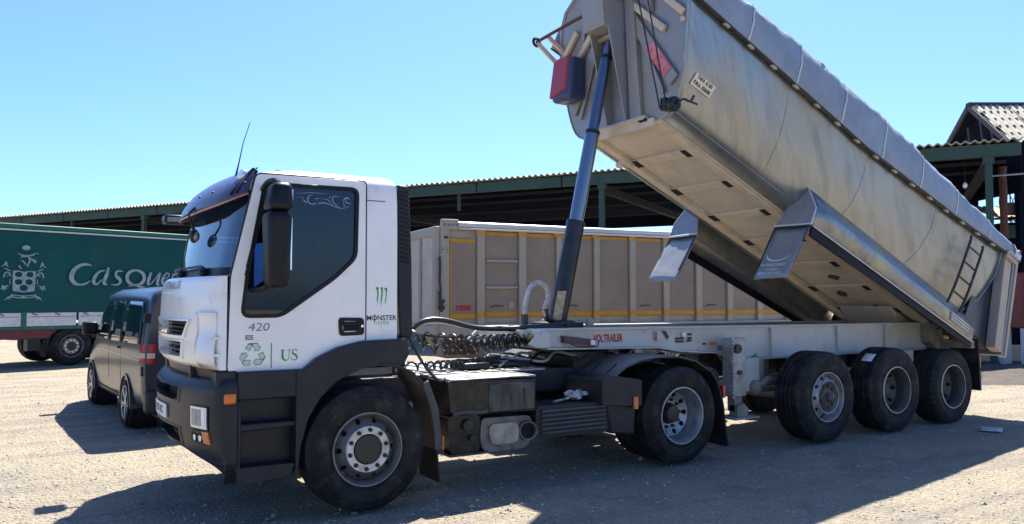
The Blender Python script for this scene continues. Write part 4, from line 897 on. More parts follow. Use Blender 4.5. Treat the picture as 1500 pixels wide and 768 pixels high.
# winch, crank and ropes at the near lower corner
wn_ = TB().lathe([(0,-.05),(.075,-.05),(.085,-.03),(.085,.03),(.06,.05),(0,.05)], 20, c=(3.52,-1.20,3.90)).box(3.44,3.60,-1.16,-1.08,3.84,3.98).build('winch', 'greasy_metal', hop, bevel=.006)
TB().tube([(3.52,-1.26,3.90),(3.60,-1.28,3.95),(3.68,-1.30,3.93),(3.73,-1.31,4.0)], .014, 6).tube([(3.68,-1.30,3.93),(3.76,-1.33,3.90)], .012, 6).build('winch_crank', 'ink_black', wn_)
for a, b in (((3.42,-1.10,3.86),(3.38,-.76,5.35)), ((3.46,-1.17,3.84),(3.38,-.90,5.4))): TB().tube([a, b], .009, 6).build('rope', 'ink_black', hop)
# plate with the weights
def on_side(u, w, o=.012):
    y = interp(w, [(b, a) for a, b in SEC]); return (u, -(y+o), w)
sp = HB().add([on_side(-.06,.34,.02), on_side(.26,.345,.02), on_side(.27,.485,.02), on_side(-.05,.48,.02), on_side(-.06,.34,.008), on_side(.26,.345,.008), on_side(.27,.485,.008), on_side(-.05,.48,.008)], [(0,1,2,3),(4,5,6,7),(0,1,5,4),(1,2,6,5),(2,3,7,6),(3,0,4,7)]).build('weight_plate', 'sign_cream', hop)
for s_, w0 in (('TARA  8.100', .45), ('P.M.A. 35000K', .38)): txt('plate_lettering', s_, .058, lambda x, y, w0=w0: WT(Bp(*on_side(.105+x, w0+y, .0225))), 'ink_black', sp, sx=.80, bold=.0018)
# tarpaulin cover with seams
def tarp_pt(u, k):
    wr = 1.2 + ext(u); wt = interp(u, [(-.7,1.70),(.4,1.74),(1.5,1.80),(3.15,1.86),(5.0,1.82),(5.9,1.80),(6.7,1.72),(6.9,1.66)])
    q = [(1.285,wr-.045),(1.29,wr+.03),(1.275,lerp(wr,wt,.35)),(1.235,lerp(wr,wt,.72)),(1.17,wt-.03),(1.05,wt+.02),(.75,wt+.07),(.35,wt+.10),(0,wt+.11)]
    q = q + [(-y, w) for y, w in q[:-1][::-1]]
    i = min(int(k), len(q)-2); t = k-i; y = lerp(q[i][0], q[i+1][0], t); w = lerp(q[i][1], q[i+1][1], t)
    e = min(k, 16-k); e = min(1, .12+e*.35); a = e*(.013*noise.noise(Vector((u*1.9, k*.8, 1.7))) + .014*noise.noise(Vector((u*6.1, k*1.5, 5.2))))
    sc = .010*e*(abs(noise.noise(Vector((u*4.3+k*.9, k*1.1, 2.2)))) - .25)
    return (u, -(y + (a+sc)*(1 if y > .2 else 0 if y > -.2 else -1)), w + a*1.4 + sc*.6)
us = [-.72+7.62*i/150 for i in range(151)]
tp = HB().grid([[tarp_pt(u, k/2) for k in range(33)] for u in us]).build('tarpaulin', 'tarp_grey', hop, solid=.008, smooth=60)
for i in range(9):
    u = -.55+.93*i
    HB().grid([[Vector(tarp_pt(u+d, k/3)) + Vector((0, -.006 if k < 24 else .006, .006)) for k in range(49)] for d in (-.012, .012)]).build('tarp_seam', 'tarp_seam', tp)
HB().tube([Vector(tarp_pt(u, 0)) + Vector((0,-.006,-.004)) for u in us], .013, 6).build('tarp_hem', 'ink_black', tp)
HB().tube([Vector(tarp_pt(u, 16)) + Vector((0,.006,-.004)) for u in us], .013, 6).build('tarp_hem', 'ink_black', tp)
HB().grid([[Vector(tarp_pt(u, k/2)) + Vector((0, -.012 if k < 16 else .012, .012)) for k in range(33)] for u in (6.72, 6.90)]).build('tarp_end_band', 'tarp_seam', tp)
for i in range(16):
    u = .02+.435*i
    for sg in (-1, 1): HB().hull8([(u-.045, sg*1.25, 1.13+ext(u)), (u+.045, sg*1.25, 1.13+ext(u)), (u+.045, sg*1.30, 1.115+ext(u)), (u-.045, sg*1.30, 1.115+ext(u)), (u-.035, sg*1.25, 1.16+ext(u)), (u+.035, sg*1.25, 1.16+ext(u)), (u+.03, sg*1.295, 1.145+ext(u)), (u-.03, sg*1.295, 1.145+ext(u))]).build('tarp_hook', 'beam_dusty', hop, smooth=0)
# tailgate
HB().prism([(7.02,-.05),(7.07,-.05),(6.86,1.56),(6.80,1.56)], -1.24, 1.24).build('tailgate', 'hopper_front', hop, bevel=.006)
for y in (-1.21, -.6, 0, .6, 1.21): HB().prism([(7.07,-.05),(7.13,-.05),(6.93,1.5),(6.86,1.56)], y-.05, y+.05).build('tailgate_rib', 'box_grey', hop, bevel=.006)
HB().tube([(6.84,-1.3,1.60),(6.84,1.3,1.60)], .035, 8).build('tailgate_hinge', 'chassis_dirty', hop)
# wheel covers fixed to the hopper, with front plate and flap
for sg in (-1, 1):
    S3 = lambda u, y, w: (u, sg*y, w)
    lo = lambda u: interp(u, [(2.3,-.275),(6.17,-.195)]); U = [2.3+3.87*i/12 for i in range(13)]
    fd = HB().grid([[S3(u,1.045,.275), S3(u,1.06,.265), S3(u,1.15,.14), S3(u,1.245,.01), S3(u,1.25,-.005), S3(u,1.25,lo(u))] for u in U]).build('wheel_cover', 'fender_metal', hop, solid=.008)
    HB().add([S3(6.17,1.045,.275), S3(6.17,1.25,.0), S3(6.17,1.25,lo(6.17)), S3(6.17,.95,lo(6.17)), S3(6.17,.92,.06)], [(0,1,2,3,4)]).build('cover_end', 'fender_metal', fd, solid=.008)
    HB().prism([(2.31,lo(2.31)),(6.17,lo(6.17)),(6.17,lo(6.17)-.085),(2.31,lo(2.31)-.135)], *sorted((sg*1.225, sg*1.244))).build('cover_skirt', 'fender_edge', fd)
    HB().tube([S3(u, 1.254, lo(u)) for u in (2.3, 6.17)], .009, 6).build('cover_hem', 'alu_rail', fd)
    # front plate (pentagon) with a rolled edge, then frame and flap below
    pl = [(1.03,.30),(1.25,-.03),(1.25,-.255),(.70,-.245),(.80,.05),(.90,.09)]
    HB().prism([(sg*y, w) for y, w in pl], 2.275, 2.295, 'x').build('cover_front_plate', 'flap_grey', fd, bevel=.004)
    HB().tube([S3(2.27, 1.255, -.26), S3(2.265, .69, -.25)], .013, 6).tube([S3(2.27,1.03,.30), S3(2.27,1.25,-.03), S3(2.27,1.25,-.25)], .011, 6).build('front_plate_hem', 'alu_rail', fd)
    rows = []
    for j in range(9):
        k = j/8; w = lerp(-.27, -1.06, k); uu = lerp(2.275, 2.15, k)
        rows.append([S3(uu + .022*math.sin(3.0*i/8+2.5*k) + .012*noise.noise(Vector((i*.7, j*.7, sg*2.))), lerp(.70, 1.235, i/8), w) for i in range(9)])
    fl = HB().grid(rows).build('mud_flap', 'flap_grey', fd, solid=.008, smooth=60)
    HB().tube([S3(2.262,.71,-.28), S3(2.262,1.225,-.285)], .012, 6).tube([S3(2.265,.705,-.28), S3(2.17,.715,-.88)], .010, 6).tube([S3(2.265,1.23,-.285), S3(2.17,1.225,-.88)], .010, 6).build('flap_frame', 'ink_black', fd)
    if sg < 0:
        ff = lambda y, w: WT(Bp(lerp(2.275, 2.15, (-.27-w)/.79) - .038, -y, w))
        q = MB().stroke([(.80,-.72),(.84,-.775),(.90,-.805),(.98,-.815),(1.06,-.80),(1.13,-.765),(1.17,-.73)], [.012,.022,.018,.014,.014,.012,.006], lambda y, w: ff(y, w)).build('flap_print', 'ink_white', fl)
        for s_, w0, sz, sxx in (('MATERIALES Y ARIDOS', -.875, .052, .70), ('C. SAN VICENTE', -.945, .034, .8), ('AGOST (ALICANTE)', -1.0, .052, .76)):
            txt('flap_lettering', s_, sz, lambda x, y, w0=w0: ff(.965+x, w0+y), 'ink_white', fl, sx=sxx, bold=.001)
    fl2 = None
# ladder and tread patch at the rear of the near side
ld = HB()
for u in (5.42, 5.76): ld.tube([(u+.02,-1.33,1.17),(u+.01,-1.34,1.05),(u,-1.28,.45),(u-.01,-1.22,.10)], .019, 8)
for k in range(4): w = .30+.235*k; y = -lerp(1.245, 1.335, k/3); ld.tube([(5.42,y,w),(5.76,y,w)], .014, 6)
ld.build('ladder', 'frame_dark', hop)
HB().hull8([(5.5,-1.262,-.13),(6.0,-1.262,-.13),(6.0,-1.252,-.13),(5.5,-1.252,-.13),(5.5,-1.262,.0),(6.0,-1.262,.0),(6.0,-1.252,.0),(5.5,-1.252,.0)]).build('tread_patch', 'fender_metal', hop)
tb = HB()
for i in range(10):
    for j in range(3): tb.box(5.53+.048*i, 5.555+.048*i, -1.270, -1.262, -.115+.04*j, -.098+.04*j)
tag(tb.build('tread_bumps', 'alu_rail', hop, smooth=0), kind='stuff')

# ---- ram: three stages
def ramp(t): return Vector((2.80,0,1.46)).lerp(Vector((3.62,0,5.0)), t)
ram = part('hydraulic_ram', trail)
for nm, t0, t1, r, mt in (('ram_barrel', 0, .345, .108, 'ram_black'), ('ram_stage', .34, .66, .085, 'ram_steel'), ('ram_stage', .655, .93, .070, 'ram_steel_dark'), ('ram_stage', .925, .985, .055, 'ram_steel')):
    m_ = TB().cyl(ramp(t0), ramp(t1), r, n=32).build(nm, mt, ram, smooth=50)
for t, r, mt in ((.345, .112, 'ram_black'), (.66, .09, 'ram_black'), (.93, .074, 'ram_black')): TB().cyl(ramp(t-.012), ramp(t+.002), r, n=32).build('ram_collar', mt, ram, bevel=.004)
TB().ball(ramp(.99), (.05,.05,.08), 14, 10).build('ram_head', 'ram_steel', ram)
d_ = (ramp(1)-ramp(0)).normalized(); sd_ = d_.cross(Vector((0,1,0)))
a0 = ramp(.02) ; TB().hull8([Vector(p) for p in [a0+Vector((-.115,-.06,0)), a0+Vector((-.03,-.113,0)), a0+Vector((-.03,-.10,0)), a0+Vector((-.105,-.05,0)), a0+Vector((-.04,-.06,.33)), a0+Vector((.045,-.113,.33)), a0+Vector((.045,-.10,.33)), a0+Vector((-.03,-.05,.33))]]).build('ram_label', 'label_tan', ram)
TB().box(2.62, 3.0, -.26, .26, 1.38, 1.50).cyl((2.81,-.30,1.46),(2.81,.30,1.46),.07).build('ram_cradle', 'frame_dark', ram, bevel=.012)
TB().tube([(2.68,-.10,1.52),(2.58,-.12,1.56),(2.55,-.12,1.66),(2.60,-.12,1.78),(2.57,-.12,1.90),(2.47,-.12,1.955),(2.36,-.12,1.90),(2.30,-.12,1.75),(2.28,-.12,1.58),(2.28,-.12,1.47)], .028, 10).build('ram_hose', 'hose_grey', ram)
TB().tube([(2.70,-.10,1.50),(2.58,-.12,1.55),(2.555,-.12,1.66)], .036, 10).build('hose_elbow', 'cable_black', ram)
TB().cyl((2.28,-.12,1.44),(2.28,-.12,1.60),.04).cyl((1.95,-.33,1.455),(2.62,-.30,1.46),.035).build('hose_fitting', 'cable_black', ram)
TB().box(2.0,2.2,-.5,-.2,1.36,1.44).build('coupling_box', 'chassis_white', trail, bevel=.01)
for i, mt in enumerate(('brass', 'cable_grey', 'brass')): TB().cyl((2.06,-.52+.07*i,1.36),(2.14,-.52+.07*i,1.37),.028,n=12).build('line_coupling', mt, trail)
TB().lathe([(.0,-.02),(.05,-.02),(.05,.02),(0,.02)], 14, c=(3.05,-.3,1.50)).tube([(3.05,-.3,1.46),(3.04,-.3,1.56)], .02, 6).build('bleed_valve', 'leg_metal', trail)
# ------------------------------------------------------------------ grey box tipper trailer parked behind
bt = thing('box_trailer', 'long grey-beige box trailer with yellow reflective tape, parked behind the ram', 'trailer', (3.65, 4.72, 0), R(-5.7))
LB = 9.2
edges = [(.19,.68),(.87,1.51),(1.70,2.29),(2.44,3.11),(3.28,3.93),(4.11,4.74),(4.93,5.56),(5.75,6.38),(6.57,7.2),(7.39,8.02),(8.21,8.84)]
bb = MB().box(.0, LB, .06, 2.5, 1.20, 3.02).build('box_body', 'box_grey', bt)
posts = [(.0,.17)] + [(a[1]+.02, b[0]-.02) for a, b in zip(edges, edges[1:])] + [(8.86, LB)]
for i, (a, b) in enumerate(posts): MB().prism([(a,2.99),(b,2.99),(b,1.32),(a,1.32)], -.02, .06).build('wall_post', 'box_grey', bt, bevel=.012)
MB().prism([(-.02,1.32),(LB,1.32),(LB,1.14),(-.02,1.12)], -.035, .06).build('bottom_rail', 'box_grey', bt, bevel=.02)
MB().box(-.02, LB, -.015, .06, 2.985, 3.04).build('top_band', 'box_grey', bt, bevel=.006)
MB().cyl((.33,.0,3.075),(LB,.0,3.075),.055,n=16).build('top_rail', 'alu_rail', bt)
MB().box(.33, LB, -.05, .10, 2.985, 3.02).build('rail_shelf', 'alu_rail', bt, bevel=.008)
for i, (a, b) in enumerate(edges):
    z1 = 2.80 if i == 0 else 2.945; z0 = 1.47 if i == 0 else 1.50
    p = MB().box(a, b, .03, .058, z0-.06, z1+.04).build('wall_panel', 'box_panel', bt)
    MB().box(a, b, .022, .03, z1-.035, z1+.025).build('reflective_tape', 'tape_yellow', p)
    MB().box(a, b, .022, .03, z0-.04, z0+.035).build('reflective_tape', 'tape_yellow', p)
    if i:
        MB().box(a-.19, a-.02, -.026, -.02, z1-.02, z1+.05).build('post_tape', 'tape_yellow', p)
        MB().box(a-.17, a-.03, -.026, -.02, z0-.045, z0+.045).build('post_tape', 'tape_yellow', p)
    else: MB().box(a, a+.03, .022, .03, z0, z1).build('reflective_tape', 'tape_yellow', p)
    if i == 1:
        for z in (2.45, 1.975): MB().box(a, b, -.015, .03, z-.022, z+.022).build('step_bar', 'box_grey', p, bevel=.008)
        MB().box(b-.18, b-.07, .01, .03, 1.60, 1.72).build('latch_box', 'box_grey', p, bevel=.006)
    if i == 0: MB().box(a+.12, a+.4, .024, .03, 1.56, 1.66).build('red_mark', 'ink_red', p)
    if i % 2: MB().tube([(a+.1,.02,1.63),(a+.2,.0,1.65),(a+.35,.01,1.64)], .008, 5).build('panel_hook', 'frame_dark', p)
# end face with frame and latch gear
for (y0, y1, z0, z1) in ((.0,.14,1.14,3.03),(2.36,2.5,1.14,3.03),(.14,2.36,2.87,3.03),(.14,2.36,1.14,1.30)): MB().box(-.10, -.005, y0, y1, z0, z1).build('end_frame', 'box_grey', bt, bevel=.012)
MB().box(-.05, -.006, .14, 2.36, 1.30, 2.87).build('end_panel', 'floor_dusty', bt)
for y in (.85, 1.6): MB().box(-.085, -.051, y-.05, y+.05, 1.30, 2.87).build('end_rib', 'box_grey', bt, bevel=.008)
MB().prism([(.02,3.16),(.33,3.16),(.36,3.05),(.30,2.98),(.0,2.98)], -.03, .05).build('hinge_plate', 'box_grey', bt, bevel=.01)
for x in (.07, .15, .23, .30): MB().cyl((x,-.045,3.06),(x,-.03,3.06),.02,n=10).build('hinge_bolt', 'chassis_dirty', bt)
lt = MB()
lt.tube([(-.03,-.05,2.5),(-.02,-.05,2.3),(-.03,-.06,2.1),(-.01,-.06,1.9)], .02, 6).tube([(-.03,-.06,1.9),(-.02,-.07,1.7),(.01,-.06,1.55)], .03, 6).bar((-.05,-.06,1.75),(.06,-.06,1.6),.03,.03).bar((-.05,-.06,1.6),(.06,-.06,1.75),.03,.03)
lt.build('latch_rod', 'frame_dark', bt)
MB().box(.06,.14,-.035,-.02,2.82,2.86).build('locking_eye', 'frame_dark', bt, bevel=.008)
txt('letter_mark', 'H', .2, lambda x, y: (.07+x, -.0215, 2.62+y), 'chassis_dirty', bt)
# under-gear
for y in (.75, 1.75): MB().box(.3, LB, y-.06, y+.06, .85, 1.15).build('chassis_beam', 'frame_dark', bt)
for i, x in enumerate((1.0, 2.3)):
    MB().box(x-.1, x+.1, .35, .5, .25, 1.12).build('support_leg', 'chassis_dirty', bt, bevel=.01)
MB().box(.15, .75, .1, .6, .80, 1.06).build('tool_box', 'rust', bt, bevel=.02)
for x in (5.6, 6.95, 8.3):
    for y, fl in ((.05, False), (2.45, True)):
        e = make_wheel(bt, (x, y, .52), 'deep', r=.52, w=.36, flip=fl)
    MB().cyl((x,.4,.52),(x,2.1,.52),.07).build('axle', 'frame_dark', bt)
MB().prism([(.0,1.1),(.9,1.1),(.9,.72),(.2,.72)], .2, .8).build('coupling_frame', 'chassis_dirty', bt, bevel=.02)

# ------------------------------------------------------------------ green curtain-sided trailer
gt = thing('curtain_trailer', 'dark green curtain-sided trailer with silver crest and lettering, left of the van', 'trailer', (-3.04, 16.04, 0), R(18.2))
X0, X1 = -7.0, 7.2
def cur(x, k):
    z = lerp(1.40, 3.50, k); return (x, .02 + .018*noise.noise(Vector((x*.9, z*.5, 2))) + .02*noise.noise(Vector((x*.25, z*1.3, 8))) + .03*math.sin(math.pi*k)*noise.noise(Vector((x*.5, 0, 4))), z)
MB().grid([[cur(lerp(X0, X1, i/150), k/24) for i in range(151)] for k in range(25)]).build('curtain', 'curtain_green', gt)
MB().box(X0, X1, .06, 2.5, 1.2, 3.66).build('load_body', 'curtain_green', gt)
MB().box(X0, X1, -.02, 2.55, 3.57, 3.69).build('roof_edge', 'frame_green', gt, bevel=.02)
MB().box(X0, X1, -.035, .03, 3.515, 3.555).build('roof_rail', 'alu_rail', gt, bevel=.006)
MB().box(X0, X1, -.01, 2.5, .97, 1.06).build('floor_frame', 'frame_green', gt, bevel=.006)
for (a, b) in ((-6.9,-5.0),(-4.9,-3.1),(-3.0,-1.3),(-1.2,.53),(.66,1.86),(1.92,3.6),(3.7,5.4),(5.5,7.1)):
    d = MB().box(a, b, -.02, .02, 1.065, 1.41).build('side_board', 'board_white', gt, bevel=.006)
    MB().box(a+.04, b-.04, -.028, -.02, 1.30, 1.315).build('board_groove', 'chassis_dirty', d)
    for k in range(max(2, int((b-a)/.55))):
        x = a+.12+k*.55
        if x < b-.1: MB().bar((x,-.03,1.40),(x+.12,-.03,1.345),.02,.02).build('board_strap', 'frame_dark', d)
MB().box(.53, .66, -.03, .02, 1.0, 1.43).build('side_post', 'frame_green', gt, bevel=.006)
MB().prism([(X0,.965),(1.45,.965),(1.20,.74),(X0,.72)], .05, .2).build('chassis_beam', 'frame_red', gt)
MB().box(1.4, X1, .25, .4, .72, .965).build('chassis_beam', 'frame_dark', gt)
MB().box(X0, X1, 2.1, 2.25, .72, .965).build('chassis_beam', 'frame_red', gt)
MB().box(.72, 1.02, .02, .35, .41, .74).build('tool_box', 'dark_plastic', gt, bevel=.02)
for x in (1.77, 3.14, 4.51):
    for y, fl in ((.02, False), (2.48, True)): make_wheel(gt, (x, y, .51), 'front', r=.51, w=.36, flip=fl)
    MB().cyl((x,.4,.51),(x,2.1,.51),.07).build('axle', 'frame_dark', gt)
P = arc(1.77, .51, .60, 20, 175, 14); Q = arc(1.77, .51, .575, 20, 175, 14)
MB().prism(P + Q[::-1], .04, .4).build('mudguard', 'dark_plastic', gt)
MB().prism([(1.10,.62),(1.14,.62),(1.18,.25),(1.14,.25)], .06, .38).build('mud_flap', 'rubber', gt)
# lettering
cy = -.022
fz = lambda zx, zy: (1.69 + (zx-500)*.00393, cy-.02, 2.43 - (zy-530)*.0041)
lt = MB()
lt.stroke([(632,470),(600,463),(560,470),(520,500),(502,545),(515,580),(550,598),(595,590),(625,570)], [4,14,20,28,32,26,16,11,5], fz)
lt.stroke([(745,480),(732,530),(715,585),(738,592)], [14,24,22,8], fz).stroke([(722,500),(682,510),(652,550),(648,582),(670,592),(702,560)], [8,14,24,22,12,6], fz)
lt.stroke([(845,505),(815,500),(795,515),(802,540),(825,560),(825,583),(795,597),(765,592)], [6,10,16,22,22,14,10,5], fz)
lt.stroke([(935+62*math.cos(a), 545-52*math.sin(a)) for a in [2*math.pi*i/24 for i in range(25)]], [16+9*abs(math.cos(2*math.pi*i/24)) for i in range(25)], fz)
lt.stroke([(885,604),(930,598),(970,608),(1006,606)], [5,12,12,4], fz)
lt.stroke([(1046,505),(1030,555),(1026,585),(1046,585),(1085,540),(1098,510)], [16,22,20,10,8,5], fz).stroke([(1114,505),(1098,560),(1094,588),(1112,590)], [16,20,18,6], fz)
lt.stroke([(1138,552),(1175,535),(1182,515),(1162,509),(1138,540),(1132,578),(1158,592),(1190,572)], [6,8,10,12,22,22,12,4], fz)
lt.stroke([(1215,510),(1206,560),(1202,590)], [14,22,16], fz).stroke([(1210,535),(1232,512),(1252,512)], [6,12,14], fz)
lt.build('lettering', 'ink_silver', gt, smooth=0)
# crest: hat, helmet, shield with five roundels, scrollwork, ribbon
fc = lambda zx, zy: (.09 + (zx-38)*.002126, cy-.02, 3.17 - (zy-61)*.002275)
ell = lambda x, y, a, b, n=16: [(x+a*math.cos(2*math.pi*i/n), y+b*math.sin(2*math.pi*i/n)) for i in range(n)]
MB().flat([(140,362),(200,358),(265,372),(330,358),(390,362),(385,560),(375,590),(300,598),(262,606),(225,598),(150,590),(142,560)], fc, holes=[ell(203,402,40,30), ell(325,402,40,30), ell(205,486,40,32), ell(318,486,40,32), ell(262,553,44,36)]).build('crest_shield', 'ink_silver', gt, smooth=0)
c_ = MB().flat(ell(278,100,46,28), fc).stroke([(190,160),(225,182),(280,188),(340,182),(385,158),(415,165)], [6,16,14,16,10,14], fc)
c_.stroke([(220,215),(250,200),(300,200),(330,225),(360,235),(400,250)], [10,14,16,18,18,8], fc).stroke([(225,245),(250,255),(268,275),(285,300)], [8,14,16,8], fc).stroke([(310,215),(318,250),(305,285),(300,315)], [10,18,16,8], fc).stroke([(345,235),(375,262),(395,268)], [10,14,6], fc).stroke([(205,300),(222,330),(240,335)], [16,14,6], fc)
for s in (1, -1):
    q = lambda L, s=s: [(262+(x-262)*s, y) for x, y in L]
    c_.stroke(q([(20,318),(50,300),(66,268),(75,300),(92,322)]), [6,14,22,18,6], fc).stroke(q([(50,335),(85,350),(120,365)]), [6,14,8], fc).stroke(q([(50,440),(55,400),(85,380),(115,400),(125,430)]), [16,16,14,16,6], fc).stroke(q([(85,425),(95,410),(110,415)]), [10,12,6], fc)
    c_.stroke(q([(18,575),(40,555),(32,530),(62,545),(85,530),(105,540)]), [6,20,14,18,12,6], fc).stroke(q([(62,585),(55,560),(90,560)]), [10,14,6], fc).stroke(q([(118,450),(112,490),(122,520)]), [6,10,5], fc)
    c_.stroke(q([(65,690),(85,672),(120,650),(112,685),(135,640)]), [8,20,18,10,8], fc)
tag(c_.build('crest_scrollwork', 'ink_silver', gt, smooth=0), kind='stuff')
MB().flat([(125,622),(190,634),(262,638),(335,634),(400,622),(392,660),(335,668),(262,672),(190,668),(132,660)], fc, holes=[[(150,636),(200,645),(240,648),(240,660),(200,658),(155,652)], [(285,648),(330,645),(375,636),(370,652),(330,658),(285,660)]]).build('crest_ribbon', 'ink_silver', gt, smooth=0)

# ------------------------------------------------------------------ dark grey van (x forward, y to its left)
van = thing('van', 'dark grey metallic van seen from behind, parked beside the truck cab', 'van', (-.30, 4.69, 0), R(94.2))
vsec = [(.80,.27),(.885,.33),(.925,.45),(.94,.62),(.95,.85),(.95,1.0),(.945,1.10),(.935,1.18),(.918,1.32),(.897,1.48),(.875,1.64),(.855,1.76),(.81,1.86),(.70,1.915),(.47,1.94),(.2,1.945),(0,1.948)]
zr = lambda x: interp(x, [(-1.12,1.86),(-1.05,1.915),(-.8,1.945),(.5,1.955),(1.8,1.945),(2.2,1.91),(2.42,1.82),(3.05,1.33),(3.2,1.22),(3.6,1.12),(3.8,1.0),(3.87,.80),(3.9,.6)])
def vpt(x, j, sg, off=0.):
    y, z = vsec[j]; h = zr(x)
    if z > .55: z = .55 + (z-.55)*(h-.55)/(1.948-.55)
    k = interp(x, [(-1.12,.965),(-1.08,.985),(-1.0,1),(3.2,1),(3.6,.95),(3.9,.82)])
    if h < 1.85: y = lerp(y, max(y, .80 if vsec[j][0] > .5 else y), min(1, (1.85-h)/.6))
    return (x - (.04*max(0, z-1.2) if x < -1.0 else 0)*-1, sg*(y*k+off), z)
xs = [-1.12,-1.10,-1.06,-1.0] + [-.95+.05*i for i in range(97)]
xs = [x for x in xs if x <= 3.9]
ord_ = [(j, 1) for j in range(len(vsec))] + [(j, -1) for j in range(len(vsec)-2, -1, -1)]
def vcut(c): return abs(c.y) > .8 and any((c.x-a)**2 + (c.z-.34)**2 < .385**2 for a in (0, 3.0))
vb = MB().grid([[vpt(x, j, s) for j, s in ord_] for x in xs], cut=vcut)
for x in (-1.12, 3.9): vb.add([vpt(x, j, s) for j, s in ord_], [tuple(range(len(ord_)))])
vb.build('body', 'van_paint', van, smooth=40)
def vz_(x, z):   # half width of the body at height z
    t = [(vpt(x, j, 1)[2], vpt(x, j, 1)[1]) for j in range(len(vsec))]; return interp(z, t)
def vwin(name, pts, sg, off=.006, mat='van_glass', par=van, n=6):
    """pane laid on the body side: quad given by four (x, z) corners"""
    (a, b, c, d) = pts; m = MB()
    m.grid([[(lambda x, z: (x, sg*(vz_(x, z)+off), z))(lerp(lerp(a[0], b[0], i/n), lerp(d[0], c[0], i/n), k/n), lerp(lerp(a[1], b[1], i/n), lerp(d[1], c[1], i/n), k/n)) for i in range(n+1)] for k in range(n+1)])
    return m.build(name, mat, par, solid=.004)
for sg in (1, -1):
    vwin('side_window', [(-.80,1.73),(.42,1.74),(.42,1.16),(-.88,1.18)], sg)
    vwin('side_window', [(.44,1.74),(1.37,1.74),(1.37,1.15),(.44,1.16)], sg)
    vwin('side_window', [(1.40,1.74),(2.10,1.72),(2.78,1.18),(1.40,1.15)], sg)
    for x in (.425, 1.385): vwin('door_seam', [(x-.006,1.80),(x+.006,1.80),(x+.006,.36),(x-.006,.36)], sg, .003, 'ink_black')
    vwin('side_groove', [(-.9,.98),(2.6,1.0),(2.6,.985),(-.9,.965)], sg, .004, 'rim_van')
    vwin('sill', [(.42,.40),(2.6,.40),(2.6,.28),(.42,.28)], sg, .012, 'dark_plastic')
    for x in (0, 3.0):
        L = arc(x, .34, .40, -8, 188, 24); M_ = arc(x, .34, .365, -8, 188, 24)
        MB().prism(L + M_[::-1], *sorted((sg*.80, sg*.962))).build('wheel_arch', 'van_paint', van, bevel=.008)
        MB().lathe([(.40,.60),(.40,.86),(.02,.60)], 30, c=(x, 0, .34)).build('wheel_well', 'hole_black', van) if sg > 0 else None
        w = part('wheel', van, (x, sg*.945, .34), (0, .35, math.pi if sg > 0 else 0))
        MB().lathe(tyre_profile(.34, .23, .225, 4), 48).build('tyre', 'rubber', w, smooth=30)
        r_ = MB().lathe([(.235,-.004),(.23,-.014),(.218,-.012),(.212,.03),(.205,.16),(.235,.22)], 48)
        r_.build('rim', 'rim_van', w)
        for k in range(5):
            for d in (-.16, .16):
                a = 2*math.pi*k/5 + d; b = 2*math.pi*k/5 + d*.55
                MB().bar((.05*math.cos(b), .012, .05*math.sin(b)), (.222*math.cos(a), .0, .222*math.sin(a)), .026, .03, (0,1,0)).build('spoke', 'rim_van' if k % 5 else 'rim_van', w, bevel=.004)
        MB().cyl((0,-.004,0),(0,.05,0),.055,n=20).build('hub', 'rim_van', w, bevel=.006)
        MB().cyl((0,.08,0),(0,.085,0),.2,n=30).build('brake_disc', 'hub_black', w)
    # tail lamp at the rear corner, in red and white bands
    for z0, z1, mt in ((.94,1.01,'lamp_red'), (1.01,1.075,'lamp_white'), (1.075,1.19,'lamp_red')):
        m = MB(); n = 4
        for a in range(2):
            rows = []
            for k in range(n+1):
                z = lerp(z0, z1, k/n); y = vz_(-1.05, z)
                rows.append([(-.95, sg*(vz_(-.95,z)+.012), z), (-1.02, sg*(y+.012), z), (-1.09, sg*(y-.005), z), (-1.135, sg*(y-.05), z), (-1.137, sg*(y-.13), z)])
            m.grid(rows)
        m.build('tail_lamp', mt, van, smooth=50)
    MB().box(2.42, 2.60, *sorted((sg*.95, sg*1.17)), 1.19, 1.40).build('door_mirror', 'black_plastic', van, bevel=.04, seg=3)
    MB().box(2.47, 2.56, *sorted((sg*.86, sg*.97)), 1.20, 1.27).build('mirror_foot', 'black_plastic', van, bevel=.02)
    MB().box(.52, .68, *sorted((sg*.945, sg*.975)), 1.06, 1.09).build('door_handle', 'van_paint', van, bevel=.01)
    MB().box(-1.07, -.98, *sorted((sg*.86, sg*.93)), 1.46, 1.58).box(-1.07, -.98, *sorted((sg*.93, sg*.955)), .78, .90).build('rear_hinge', 'black_plastic', van, bevel=.012)
rf = lambda z: -1.122 + .04*max(0, z-1.2)
MB().hull8([(rf(1.22)-.012,-.70,1.22),(rf(1.22),-.70,1.22),(rf(1.22),.70,1.22),(rf(1.22)-.012,.70,1.22),(rf(1.76)-.012,-.62,1.76),(rf(1.76),-.62,1.76),(rf(1.76),.62,1.76),(rf(1.76)-.012,.62,1.76)]).build('rear_window', 'van_glass', van, bevel=.004)
MB().box(-1.20, -1.0, -.92, .92, .30, .60).build('rear_bumper', 'dark_plastic', van, bevel=.05, seg=3)
MB().box(-1.206, -1.19, .45, .80, .40, .425).build('bumper_reflector', 'lamp_red', van)
MB().box(-1.206, -1.19, -.80, -.45, .40, .425).build('bumper_reflector', 'lamp_red', van)
np_ = MB().box(-1.14, -1.122, -.26, .26, .92, 1.03).build('number_plate', 'plate_white', van)
MB().box(-1.143, -1.14, .215, .258, .922, 1.028).build('plate_band', 'eu_blue', np_)
txt('plate_digits', '5 HKS', .09, lambda x, y: (-1.1425, -.02-x, .975+y), 'ink_black', np_)
